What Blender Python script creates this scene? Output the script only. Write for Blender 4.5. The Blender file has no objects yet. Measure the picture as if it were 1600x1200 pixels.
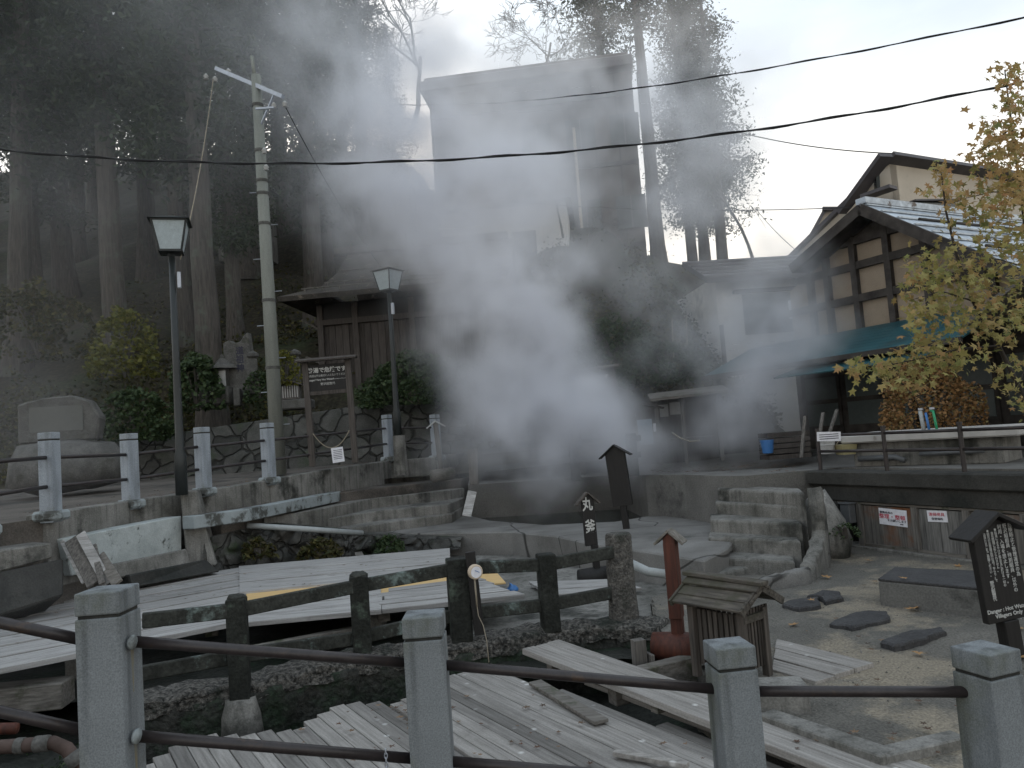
import bpy, math, random
from mathutils import Vector, Matrix, noise
rnd = random.Random(7)
R = math.radians
scn = bpy.context.scene
COL = scn.collection

# ------------------------------------------------------------------ camera
FPX, PITCH, ROLL = 1200.0, R(4.0), R(4.2)
EYE = Vector((0, 0, 1.6))
_f = Vector((0, math.cos(PITCH), math.sin(PITCH)))
_u0 = Vector((0, -math.sin(PITCH), math.cos(PITCH)))
_r0 = Vector((1, 0, 0))
CU = _u0 * math.cos(ROLL) + _r0 * math.sin(ROLL)
CR = _r0 * math.cos(ROLL) - _u0 * math.sin(ROLL)
cam_d = bpy.data.cameras.new('camera')
cam_d.sensor_width = 36.0
cam_d.lens = 36.0 * FPX / 1600.0
cam_d.clip_end = 900
cam_d.clip_start = 0.05
cam = bpy.data.objects.new('camera', cam_d)
COL.objects.link(cam)
m = Matrix((CR, CU, -_f)).transposed().to_4x4()
m.translation = EYE
cam.matrix_world = m
scn.camera = cam


def ray(px, py):
    return _f + CR * ((px - 800) / FPX) - CU * ((py - 600) / FPX)


def PZ(px, py, z):          # point of the sight line at height z
    d = ray(px, py)
    return EYE + d * ((z - EYE.z) / d.z)


def PY(px, py, y):          # point of the sight line at forward distance y
    d = ray(px, py)
    return EYE + d * ((y - EYE.y) / d.y)


# ------------------------------------------------------------------ world, sun, exposure
SUN_EL, SUN_AZ = R(24), R(-14)          # sun behind the forest, ahead and a little left
w = bpy.data.worlds.new('World')
scn.world = w
w.use_nodes = True
nt = w.node_tree
for n in list(nt.nodes):
    nt.nodes.remove(n)
out = nt.nodes.new('ShaderNodeOutputWorld')
bg = nt.nodes.new('ShaderNodeBackground')
bg.inputs['Strength'].default_value = 0.10
sky = nt.nodes.new('ShaderNodeTexSky')
sky.sky_type = 'NISHITA'
sky.sun_disc = False
sky.sun_elevation = SUN_EL
sky.sun_rotation = SUN_AZ
sky.air_density = 1.0
sky.dust_density = 1.5
tc = nt.nodes.new('ShaderNodeTexCoord')
mp = nt.nodes.new('ShaderNodeMapping')
mp.inputs['Scale'].default_value = (1.2, 1.2, 3.2)
mp.inputs['Location'].default_value = (1.3, 0.4, 0.2)
nz = nt.nodes.new('ShaderNodeTexNoise')
nz.inputs['Scale'].default_value = 2.2
nz.inputs['Detail'].default_value = 7
nz.inputs['Roughness'].default_value = 0.55
rp = nt.nodes.new('ShaderNodeMapRange')
rp.interpolation_type = 'SMOOTHSTEP'
rp.inputs['To Min'].default_value = 0.60
rp.inputs['To Max'].default_value = 0.90
rp.inputs['From Min'].default_value = 0.30
rp.inputs['From Max'].default_value = 0.62
mx = nt.nodes.new('ShaderNodeMix')
mx.data_type = 'RGBA'
sepv = nt.nodes.new('ShaderNodeSeparateXYZ')
elv = nt.nodes.new('ShaderNodeMapRange')
elv.interpolation_type = 'SMOOTHSTEP'
elv.inputs['From Min'].default_value = 0.16
elv.inputs['From Max'].default_value = 0.52
cmx = nt.nodes.new('ShaderNodeMix')
cmx.data_type = 'RGBA'
cmx.inputs['A'].default_value = (11.2, 10.4, 9.2, 1)
cmx.inputs['B'].default_value = (6.8, 7.7, 8.5, 1)
L = nt.links.new
L(tc.outputs['Generated'], mp.inputs['Vector'])
L(mp.outputs['Vector'], nz.inputs['Vector'])
L(nz.outputs['Fac'], rp.inputs['Value'])
L(rp.outputs['Result'], mx.inputs['Factor'])
L(tc.outputs['Generated'], sepv.inputs['Vector'])
L(sepv.outputs['Z'], elv.inputs['Value'])
L(elv.outputs['Result'], cmx.inputs['Factor'])
L(cmx.outputs['Result'], mx.inputs['B'])
L(sky.outputs['Color'], mx.inputs['A'])
L(mx.outputs['Result'], bg.inputs['Color'])
L(bg.outputs['Background'], out.inputs['Surface'])

sd = bpy.data.lights.new('sun', 'SUN')
sd.energy = 1.5
sd.angle = R(10)
sd.color = (1.0, 0.93, 0.82)
so = bpy.data.objects.new('sun', sd)
COL.objects.link(so)
sdir = Vector((math.sin(SUN_AZ) * math.cos(SUN_EL), math.cos(SUN_AZ) * math.cos(SUN_EL), math.sin(SUN_EL)))
so.rotation_euler = sdir.to_track_quat('Z', 'Y').to_euler()

vs = scn.view_settings
vs.view_transform = 'Standard'
vs.look = 'None'
vs.gamma = 1
vs.exposure = 0.55
scn.cycles.use_denoising = True
scn.cycles.max_bounces = 10
scn.cycles.diffuse_bounces = 3
scn.cycles.glossy_bounces = 2
scn.cycles.transmission_bounces = 3
scn.cycles.transparent_max_bounces = 8
scn.cycles.volume_bounces = 7
scn.cycles.volume_step_rate = 0.5
scn.cycles.volume_max_steps = 128
scn.cycles.sample_clamp_indirect = 4.0


# ------------------------------------------------------------------ materials
def _nodes(name):
    mt = bpy.data.materials.new(name)
    mt.use_nodes = True
    t = mt.node_tree
    b = t.nodes['Principled BSDF']
    return mt, t, b


def rgba(c):
    return (c[0], c[1], c[2], 1)


def MAT(name, c1, c2=None, scale=4.0, stretch=(1, 1, 1), rough=0.85, detail=7, bump=0.0, bscale=None,
        speck=0.0, sscale=60.0, island=0.0, stain=None, stain_scale=1.2, stain_lo=0.52, stain_hi=0.66,
        metal=0.0, vor=0.0, vscale=3.0, vgap=(0.02, 0.02, 0.02), knots=0.0, spec=0.3, coat=0.0, lo=0.32, hi=0.68, drip=0.0, vedge=(0.01, 0.05)):
    """Procedural surface: two colours mixed by noise, speckle, stains, cracks between stones, knots, bump."""
    mt, t, b = _nodes(name)
    N, K = t.nodes.new, t.links.new
    b.inputs['Roughness'].default_value = rough
    b.inputs['Metallic'].default_value = metal
    b.inputs['Specular IOR Level'].default_value = spec
    b.inputs['Coat Weight'].default_value = coat
    co = N('ShaderNodeTexCoord')
    ma = N('ShaderNodeMapping')
    ma.inputs['Scale'].default_value = stretch
    K(co.outputs['Object'], ma.inputs['Vector'])
    n1 = N('ShaderNodeTexNoise')
    n1.inputs['Scale'].default_value = scale
    n1.inputs['Detail'].default_value = detail
    n1.inputs['Roughness'].default_value = 0.62
    K(ma.outputs['Vector'], n1.inputs['Vector'])
    mr = N('ShaderNodeMapRange')
    mr.inputs['From Min'].default_value = lo
    mr.inputs['From Max'].default_value = hi
    K(n1.outputs['Fac'], mr.inputs['Value'])
    mi = N('ShaderNodeMix')
    mi.data_type = 'RGBA'
    mi.inputs['A'].default_value = rgba(c1)
    mi.inputs['B'].default_value = rgba(c2 or tuple(x * 0.6 for x in c1))
    K(mr.outputs['Result'], mi.inputs['Factor'])
    cur = mi.outputs['Result']

    def mul(fac_socket, lo_, hi_, cur):
        r_ = N('ShaderNodeMapRange')
        r_.inputs['To Min'].default_value = lo_
        r_.inputs['To Max'].default_value = hi_
        K(fac_socket, r_.inputs['Value'])
        h = N('ShaderNodeMix')
        h.data_type = 'RGBA'
        h.blend_type = 'MULTIPLY'
        h.inputs['Factor'].default_value = 1
        K(cur, h.inputs['A'])
        K(r_.outputs['Result'], h.inputs['B'])
        return h.outputs['Result']
    hsrc = n1.outputs['Fac']
    if stain:
        n3 = N('ShaderNodeTexNoise')
        n3.inputs['Scale'].default_value = stain_scale
        n3.inputs['Detail'].default_value = 8
        n3.inputs['Roughness'].default_value = 0.65
        K(co.outputs['Object'], n3.inputs['Vector'])
        r3 = N('ShaderNodeMapRange')
        r3.interpolation_type = 'SMOOTHSTEP'
        r3.inputs['From Min'].default_value = stain_lo
        r3.inputs['From Max'].default_value = stain_hi
        K(n3.outputs['Fac'], r3.inputs['Value'])
        m3 = N('ShaderNodeMix')
        m3.data_type = 'RGBA'
        m3.inputs['B'].default_value = rgba(stain)
        K(r3.outputs['Result'], m3.inputs['Factor'])
        K(cur, m3.inputs['A'])
        cur = m3.outputs['Result']
    if speck:
        n2 = N('ShaderNodeTexNoise')
        n2.inputs['Scale'].default_value = sscale
        n2.inputs['Detail'].default_value = 3
        K(co.outputs['Object'], n2.inputs['Vector'])
        r2 = N('ShaderNodeMapRange')
        r2.inputs['From Min'].default_value = 0.3
        r2.inputs['From Max'].default_value = 0.7
        K(n2.outputs['Fac'], r2.inputs['Value'])
        cur = mul(r2.outputs['Result'], 1 - speck, 1 + speck, cur)
    if drip:
        md_ = N('ShaderNodeMapping')
        md_.inputs['Scale'].default_value = (9, 9, .6)
        K(co.outputs['Object'], md_.inputs['Vector'])
        nd_ = N('ShaderNodeTexNoise')
        nd_.inputs['Scale'].default_value = 1.6
        nd_.inputs['Detail'].default_value = 6
        K(md_.outputs['Vector'], nd_.inputs['Vector'])
        rd_ = N('ShaderNodeMapRange')
        rd_.interpolation_type = 'SMOOTHSTEP'
        rd_.inputs['From Min'].default_value = .46
        rd_.inputs['From Max'].default_value = .68
        K(nd_.outputs['Fac'], rd_.inputs['Value'])
        cur = mul(rd_.outputs['Result'], 1.0, 1 - drip, cur)
    if vor:
        v = N('ShaderNodeTexVoronoi')
        v.feature = 'DISTANCE_TO_EDGE'
        v.inputs['Scale'].default_value = vscale
        vw = N('ShaderNodeVectorMath')
        vw.operation = 'ADD'
        nn = N('ShaderNodeTexNoise')
        nn.inputs['Scale'].default_value = vscale * 1.2
        K(co.outputs['Object'], nn.inputs['Vector'])
        sc_ = N('ShaderNodeVectorMath')
        sc_.operation = 'SCALE'
        sc_.inputs['Scale'].default_value = 0.25 / max(vscale, .1) * 2
        K(nn.outputs['Color'], sc_.inputs[0])
        K(co.outputs['Object'], vw.inputs[0])
        K(sc_.outputs['Vector'], vw.inputs[1])
        K(vw.outputs['Vector'], v.inputs['Vector'])
        rv = N('ShaderNodeMapRange')
        rv.inputs['From Min'].default_value = vedge[0]
        rv.inputs['From Max'].default_value = vedge[1]
        K(v.outputs['Distance'], rv.inputs['Value'])
        mv = N('ShaderNodeMix')
        mv.data_type = 'RGBA'
        mv.inputs['A'].default_value = rgba(vgap)
        K(rv.outputs['Result'], mv.inputs['Factor'])
        K(cur, mv.inputs['B'])
        cur = mv.outputs['Result']
        vc = N('ShaderNodeTexVoronoi')
        vc.inputs['Scale'].default_value = vscale
        K(vw.outputs['Vector'], vc.inputs['Vector'])
        sx = N('ShaderNodeSeparateColor')
        K(vc.outputs['Color'], sx.inputs['Color'])
        cur = mul(sx.outputs['Red'], 1 - vor * .5, 1 + vor * .5, cur)
    if knots:
        vk = N('ShaderNodeTexVoronoi')
        vk.inputs['Scale'].default_value = 4.5
        K(co.outputs['Object'], vk.inputs['Vector'])
        rk = N('ShaderNodeMapRange')
        rk.inputs['From Min'].default_value = 0.05
        rk.inputs['From Max'].default_value = 0.12
        K(vk.outputs['Distance'], rk.inputs['Value'])
        mk = N('ShaderNodeMix')
        mk.data_type = 'RGBA'
        mk.inputs['A'].default_value = rgba((knots, knots * .98, knots * .94))
        K(rk.outputs['Result'], mk.inputs['Factor'])
        K(cur, mk.inputs['B'])
        cur = mk.outputs['Result']
    if island:
        g = N('ShaderNodeNewGeometry')
        cur = mul(g.outputs['Random Per Island'], 1 - island, 1 + island, cur)
    K(cur, b.inputs['Base Color'])
    if bump:
        bp = N('ShaderNodeBump')
        bp.inputs['Strength'].default_value = min(bump, 1)
        bp.inputs['Distance'].default_value = 0.02 * max(1, bump)
        if bscale:
            n4 = N('ShaderNodeTexNoise')
            n4.inputs['Scale'].default_value = bscale
            n4.inputs['Detail'].default_value = 5
            K(co.outputs['Object'], n4.inputs['Vector'])
            hsrc = n4.outputs['Fac']
        K(hsrc, bp.inputs['Height'])
        if vor:
            b2 = N('ShaderNodeBump')
            b2.inputs['Strength'].default_value = 0.9
            b2.inputs['Distance'].default_value = 0.06 if vedge[0] > .005 else .006
            K(rv.outputs['Result'], b2.inputs['Height'])
            K(bp.outputs['Normal'], b2.inputs['Normal'])
            K(b2.outputs['Normal'], b.inputs['Normal'])
        else:
            K(bp.outputs['Normal'], b.inputs['Normal'])
    return mt


def LEAF(name, cols, rough=0.6, trans=0.35):
    """Leaf colours chosen per leaf, a little light passing through."""
    mt, t, b = _nodes(name)
    N, K = t.nodes.new, t.links.new
    g = N('ShaderNodeNewGeometry')
    cr = N('ShaderNodeValToRGB')
    el = cr.color_ramp.elements
    while len(el) < len(cols):
        el.new(0.5)
    for i, c in enumerate(cols):
        el[i].position = i / (len(cols) - 1)
        el[i].color = rgba(c)
    K(g.outputs['Random Per Island'], cr.inputs['Fac'])
    K(cr.outputs['Color'], b.inputs['Base Color'])
    b.inputs['Roughness'].default_value = rough
    b.inputs['Specular IOR Level'].default_value = 0.25
    if trans:
        tr = N('ShaderNodeBsdfTranslucent')
        K(cr.outputs['Color'], tr.inputs['Color'])
        ms = N('ShaderNodeMixShader')
        ms.inputs['Fac'].default_value = trans
        K(b.outputs['BSDF'], ms.inputs[1])
        K(tr.outputs['BSDF'], ms.inputs[2])
        K(ms.outputs['Shader'], t.nodes['Material Output'].inputs['Surface'])
    return mt


def PLAIN(name, c, rough=0.6, metal=0.0, spec=0.4):
    return MAT(name, c, tuple(x * 0.82 for x in c), scale=14, rough=rough, metal=metal, spec=spec, speck=0.08)


mGranite = MAT('granite', (0.195, 0.212, 0.222), (0.145, 0.158, 0.165), scale=3, speck=0.24, sscale=170, rough=0.78, bump=0.12, bscale=160, stain=(0.12, 0.13, 0.11), stain_scale=2.6, stain_lo=.5, stain_hi=.72, drip=.42)
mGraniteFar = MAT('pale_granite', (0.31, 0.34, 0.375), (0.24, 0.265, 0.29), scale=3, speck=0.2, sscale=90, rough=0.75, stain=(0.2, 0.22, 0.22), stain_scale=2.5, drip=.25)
mRail = MAT('brown_paint', (0.034, 0.027, 0.027), (0.020, 0.016, 0.016), scale=14, rough=0.42, spec=0.45, stain=(0.05, 0.032, 0.022), stain_scale=9, stain_lo=.58, stain_hi=.7, speck=0.15, sscale=90)
mConc = MAT('old_concrete', (0.25, 0.242, 0.225), (0.09, 0.088, 0.078), scale=1.6, rough=0.9, speck=0.22, sscale=70, bump=0.35, bscale=28, stain=(0.04, 0.041, 0.036), stain_scale=1.1, drip=.35)
mConcDark = MAT('dark_wet_concrete', (0.048, 0.047, 0.043), (0.02, 0.02, 0.018), scale=1.9, rough=0.7, speck=0.25, sscale=60, bump=0.4, bscale=24, stain=(0.016, 0.018, 0.016), stain_scale=1.4)
mConcLight = MAT('pale_slab_concrete', (0.20, 0.195, 0.185), (0.125, 0.12, 0.112), scale=1.3, rough=0.85, speck=0.2, sscale=80, bump=0.25, bscale=30, stain=(0.06, 0.06, 0.056), stain_scale=0.8, stain_lo=.5, stain_hi=.72, vor=.12, vscale=.42, vgap=(.05, .048, .045), vedge=(.002, .007))
mPaintWall = MAT('flaking_pale_blue_paint', (0.43, 0.462, 0.458), (0.31, 0.34, 0.335), scale=4, rough=0.8, stain=(0.075, 0.08, 0.072), stain_scale=3.2, stain_lo=.6, stain_hi=.68, speck=.1, bump=.3, bscale=20)
mCurb = MAT('painted_curb', (0.30, 0.335, 0.345), (0.2, 0.22, 0.22), scale=3, rough=0.85, stain=(0.07, 0.072, 0.066), stain_scale=3.0, stain_lo=.5, stain_hi=.6, bump=.3, bscale=20)
mAggr = MAT('exposed_aggregate', (0.16, 0.15, 0.135), (0.022, 0.022, 0.02), scale=26, detail=4, rough=0.85, lo=.38, hi=.62, speck=0.35, sscale=45, bump=2.5, bscale=34, stain=(0.02, 0.026, 0.02), stain_scale=1.5, stain_lo=.5, stain_hi=.64)
mDarkRock = MAT('dark_green_rock', (0.04, 0.039, 0.034), (0.012, 0.014, 0.011), scale=7, rough=.7, speck=.45, sscale=34, bump=2.0, bscale=16, stain=(0.016, 0.028, 0.015), stain_scale=2.2, stain_lo=.46, stain_hi=.62)
mRock = MAT('dark_field_stone', (0.085, 0.082, 0.075), (0.035, 0.036, 0.033), scale=3, rough=0.8, vor=0.55, vscale=2.4, vgap=(0.032, 0.031, 0.027), speck=.25, sscale=40, bump=.6, bscale=14, stain=(0.03, 0.042, 0.022), stain_scale=1.8)
mMasonry = MAT('stone_masonry', (0.085, 0.083, 0.077), (0.04, 0.042, 0.037), scale=2.4, rough=0.85, vor=0.7, vscale=1.9, vgap=(0.026, 0.026, 0.023), speck=.2, sscale=40, bump=.5, bscale=16, stain=(0.05, 0.06, 0.042), stain_scale=1.3)
mTomb = MAT('weathered_tombstone', (0.125, 0.122, 0.114), (0.06, 0.059, 0.055), scale=5, rough=0.9, speck=.25, sscale=50, bump=.6, bscale=18, stain=(0.06, 0.06, 0.05), stain_scale=4)
mGravel = MAT('gravel_yard', (0.165, 0.155, 0.136), (0.085, 0.081, 0.072), scale=0.9, rough=0.95, speck=0.32, sscale=60, bump=.8, bscale=60, stain=(0.24, 0.208, 0.16), stain_scale=0.55, stain_lo=.5, stain_hi=.58)
mRoad = MAT('road_concrete', (0.13, 0.115, 0.1), (0.07, 0.062, 0.055), scale=1.2, rough=0.9, speck=.25, sscale=50, bump=.3, bscale=30, stain=(0.04, 0.038, 0.034), stain_scale=.6)
mTerrace = MAT('terrace_paving', (0.16, 0.155, 0.145), (0.1, 0.097, 0.09), scale=1.2, rough=0.85, speck=.2, sscale=50, bump=.2, bscale=30, stain=(0.06, 0.058, 0.055), stain_scale=.9)
mSoil = MAT('dark_wet_ground', (0.03, 0.031, 0.026), (0.012, 0.014, 0.011), scale=3, rough=0.75, speck=.4, sscale=30, bump=1.0, bscale=18, stain=(0.02, 0.034, 0.02), stain_scale=1.4)
mHill = MAT('forest_floor', (0.048, 0.04, 0.026), (0.02, 0.02, 0.013), scale=2.5, rough=0.95, speck=.5, sscale=9, bump=1.0, bscale=5, stain=(0.03, 0.038, 0.016), stain_scale=.5)
mStoneSlab = MAT('dark_stepping_stone', (0.058, 0.057, 0.058), (0.036, 0.035, 0.036), scale=4, rough=0.75, speck=.3, sscale=60, bump=.5, bscale=26)
mPlinth = MAT('grey_plinth', (0.15, 0.147, 0.138), (0.105, 0.103, 0.096), scale=2.5, rough=0.9, speck=.2, sscale=60, stain=(0.055, 0.055, 0.05), stain_scale=1.8, bump=.25, bscale=30)
mWater = MAT('dark_hot_water', (0.012, 0.018, 0.017), (0.02, 0.03, 0.028), scale=2, rough=0.12, spec=0.5, bump=.08, bscale=9)
mDeck = MAT('weathered_deck_board', (0.275, 0.26, 0.242), (0.145, 0.135, 0.124), scale=3.2, stretch=(0.55, 11, 11), rough=0.85, island=0.34, knots=0.42, speck=.12, sscale=80, bump=.3, stain=(0.12, 0.11, 0.10), stain_scale=1.6, stain_lo=.55, stain_hi=.75)
mDeckPale = MAT('bleached_board', (0.39, 0.38, 0.37), (0.17, 0.163, 0.155), scale=3.0, stretch=(0.5, 9, 9), rough=0.85, island=0.12, speck=.08, sscale=70, bump=.25, stain=(0.13, 0.12, 0.112), stain_scale=2.2, stain_lo=.56, stain_hi=.74)
mPly = MAT('fresh_plywood', (0.62, 0.43, 0.2), (0.54, 0.36, 0.16), scale=2.5, stretch=(.6, 8, 8), rough=0.7)
mMossy = MAT('mossy_dark_timber', (0.024, 0.026, 0.022), (0.009, 0.010, 0.008), scale=5, rough=0.85, speck=.4, sscale=45, bump=.8, bscale=22, stain=(0.055, 0.07, 0.055), stain_scale=3.2, stain_lo=.56, stain_hi=.68)
mMossyRail = MAT('lichen_timber', (0.044, 0.046, 0.04), (0.017, 0.018, 0.015), scale=7, rough=0.85, speck=.35, sscale=40, bump=.6, bscale=22, stain=(0.12, 0.15, 0.14), stain_scale=4.0, stain_lo=.55, stain_hi=.66)
mRoughPost = MAT('pitted_granite', (0.13, 0.122, 0.11), (0.045, 0.043, 0.04), scale=18, rough=0.9, speck=.45, sscale=60, bump=1.6, bscale=32, stain=(0.04, 0.042, 0.035), stain_scale=2.5)
mDarkWood = MAT('charred_wood', (0.015, 0.0132, 0.0128), (0.008, 0.0075, 0.007), scale=4, stretch=(9, 9, .7), rough=0.6, bump=.2, spec=.35)
mBrownWood = MAT('old_brown_board', (0.085, 0.074, 0.066), (0.036, 0.031, 0.028), scale=4, stretch=(9, 9, .6), rough=0.85, island=.25, bump=.3)
mGreyWood = MAT('silvered_timber', (0.175, 0.162, 0.145), (0.07, 0.063, 0.055), scale=4, stretch=(1, 10, 10), rough=0.85, island=.25, bump=.4, stain=(0.05, 0.055, 0.035), stain_scale=4)
mGreyWoodV = MAT('silvered_vertical_timber', (0.16, 0.148, 0.135), (0.045, 0.042, 0.038), scale=4, stretch=(10, 10, .7), rough=0.85, island=.2, bump=.4)
mRedWood = MAT('red_brown_stained_wood', (0.10, 0.032, 0.02), (0.045, 0.018, 0.013), scale=4, stretch=(9, 9, .7), rough=0.6, bump=.2)
mBark = MAT('cedar_bark', (0.10, 0.088, 0.076), (0.035, 0.031, 0.027), scale=4, stretch=(5, 5, .5), rough=0.9, bump=1.0, stain=(0.09, 0.1, 0.08), stain_scale=1.5)
mTwig = MAT('grey_twig', (0.11, 0.10, 0.09), (0.06, 0.055, 0.05), scale=6, rough=0.9)
mPole = MAT('pole_concrete', (0.25, 0.26, 0.235), (0.17, 0.18, 0.16), scale=2, stretch=(3, 3, .4), rough=0.85, speck=.12, sscale=60, bump=.15, bscale=30)
mGalv = PLAIN('galvanised_steel', (0.42, 0.45, 0.5), rough=.45, metal=.6)
mBlackMetal = PLAIN('dark_green_metal', (0.022, 0.026, 0.026), rough=.45)
mLampGlass = PLAIN('frosted_lamp_glass', (0.42, 0.48, 0.5), rough=.3)
mWhite = PLAIN('white_paper', (0.72, 0.72, 0.76), rough=.7)
mWhitePlastic = PLAIN('white_plastic', (0.42, 0.42, 0.41), rough=.45)
mBlue = PLAIN('blue_plastic', (0.05, 0.17, 0.42), rough=.4)
mGreen = PLAIN('green_hose', (0.03, 0.3, 0.14), rough=.4)
mPVC = PLAIN('grey_plastic_pipe', (0.34, 0.36, 0.36), rough=.5)
mDarkPVC = PLAIN('dark_plastic_pipe', (0.10, 0.105, 0.11), rough=.5)
mRust = MAT('rusty_pipe', (0.10, 0.07, 0.06), (0.05, 0.034, 0.028), scale=8, rough=.8, bump=.3)
mBlack = PLAIN('black_cable', (0.012, 0.012, 0.013), rough=.6)
mPlaster = MAT('beige_plaster', (0.31, 0.25, 0.187), (0.245, 0.197, 0.148), scale=1.5, rough=.9, speck=.06, stain=(0.24, 0.19, 0.135), stain_scale=1.2)
mCream = MAT('cream_render', (0.56, 0.49, 0.4), (0.48, 0.42, 0.34), scale=1.2, rough=.9, stain=(0.34, 0.3, 0.25), stain_scale=.8)
mWhiteWall = MAT('white_render', (0.66, 0.63, 0.58), (0.47, 0.46, 0.44), scale=1.5, rough=.9, stain=(0.36, 0.35, 0.33), stain_scale=1.0)
mBeam = MAT('dark_timber_frame', (0.07, 0.06, 0.053), (0.02, 0.017, 0.015), scale=4, rough=.7)
mTeal = MAT('teal_corrugated_sheet', (0.018, 0.088, 0.105), (0.014, 0.06, 0.072), scale=2.0, rough=.45, stain=(0.02, 0.05, 0.055), stain_scale=1.0, spec=.4)
mTin = MAT('bright_tin_roof', (0.5, 0.55, 0.6), (0.26, 0.29, 0.32), scale=1.5, stretch=(.6, 6, 6), rough=.38, metal=.45, stain=(0.1, 0.08, 0.07), stain_scale=2.5, stain_lo=.6, stain_hi=.68)
mSlate = MAT('grey_roof_sheet', (0.12, 0.11, 0.115), (0.08, 0.075, 0.078), scale=2, rough=.6)
mBrownRoof = MAT('brown_shrine_roof', (0.075, 0.066, 0.057), (0.038, 0.034, 0.029), scale=2, rough=.8, stain=(0.17, 0.15, 0.12), stain_scale=3.5, stain_lo=.58, stain_hi=.68, speck=.2, sscale=25)
mHotel = MAT('brown_cladding', (0.11, 0.092, 0.08), (0.07, 0.06, 0.053), scale=1, stretch=(4, 4, .5), rough=.8)
mGlassDark = PLAIN('dark_window_glass', (0.03, 0.04, 0.042), rough=.15, spec=.5)
mDoorGlass = PLAIN('dim_sliding_glass', (0.075, 0.09, 0.085), rough=.35)
mInk = PLAIN('black_ink', (0.03, 0.03, 0.05), rough=.8)
mRedInk = PLAIN('red_ink', (0.5, 0.03, 0.07), rough=.8)
mWhiteInk = PLAIN('white_lettering', (0.5, 0.5, 0.48), rough=.7)
mRustDoor = MAT('rust_stained_board', (0.17, 0.16, 0.145), (0.055, 0.052, 0.048), scale=4, stretch=(9, 9, .6), rough=.85, island=.12, bump=.3, stain=(0.14, 0.062, 0.03), stain_scale=1.1, stain_lo=.52, stain_hi=.66)
mDoorGrey = MAT('grey_board_door', (0.2, 0.195, 0.185), (0.05, 0.049, 0.047), scale=4, stretch=(9, 9, .6), rough=.85, island=.12, bump=.3)
mGauge = PLAIN('cream_gauge_case', (0.55, 0.45, 0.34), rough=.45)
mRustStain = MAT('rust_stain', (0.2, 0.165, 0.10), (0.17, 0.18, 0.165), scale=20, rough=.9)
mRope = PLAIN('pale_rope', (0.26, 0.225, 0.17), rough=.9)

mCedar = LEAF('cedar_needles', [(0.018, 0.03, 0.015), (0.03, 0.046, 0.02), (0.045, 0.062, 0.028)], trans=.15)
mAutumn = LEAF('maple_leaves', [(0.2, 0.21, 0.07), (0.33, 0.29, 0.10), (0.28, 0.25, 0.09), (0.38, 0.27, 0.11), (0.15, 0.17, 0.055), (0.36, 0.21, 0.09)], trans=.35)
mRusset = LEAF('russet_leaves', [(0.24, 0.13, 0.05), (0.3, 0.17, 0.07), (0.18, 0.105, 0.05), (0.25, 0.2, 0.08)], trans=.25)
mShrub = LEAF('evergreen_leaves', [(0.022, 0.04, 0.018), (0.04, 0.065, 0.026), (0.06, 0.085, 0.035)], trans=.2)
mUnder = LEAF('undergrowth_leaves', [(0.03, 0.036, 0.014), (0.06, 0.06, 0.02), (0.05, 0.04, 0.02), (0.10, 0.09, 0.025), (0.03, 0.045, 0.02)], trans=.25)
mYellowLeaf = LEAF('yellow_green_leaves', [(0.10, 0.11, 0.022), (0.16, 0.15, 0.03), (0.07, 0.085, 0.02)], trans=.3)
mFallen = LEAF('dry_leaves', [(0.30, 0.15, 0.05), (0.2, 0.10, 0.045), (0.36, 0.22, 0.10), (0.12, 0.05, 0.03)], trans=0)
mFallenDark = LEAF('dead_leaves', [(0.10, 0.045, 0.025), (0.05, 0.035, 0.025), (0.2, 0.13, 0.08), (0.06, 0.03, 0.02)], trans=0)


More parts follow.
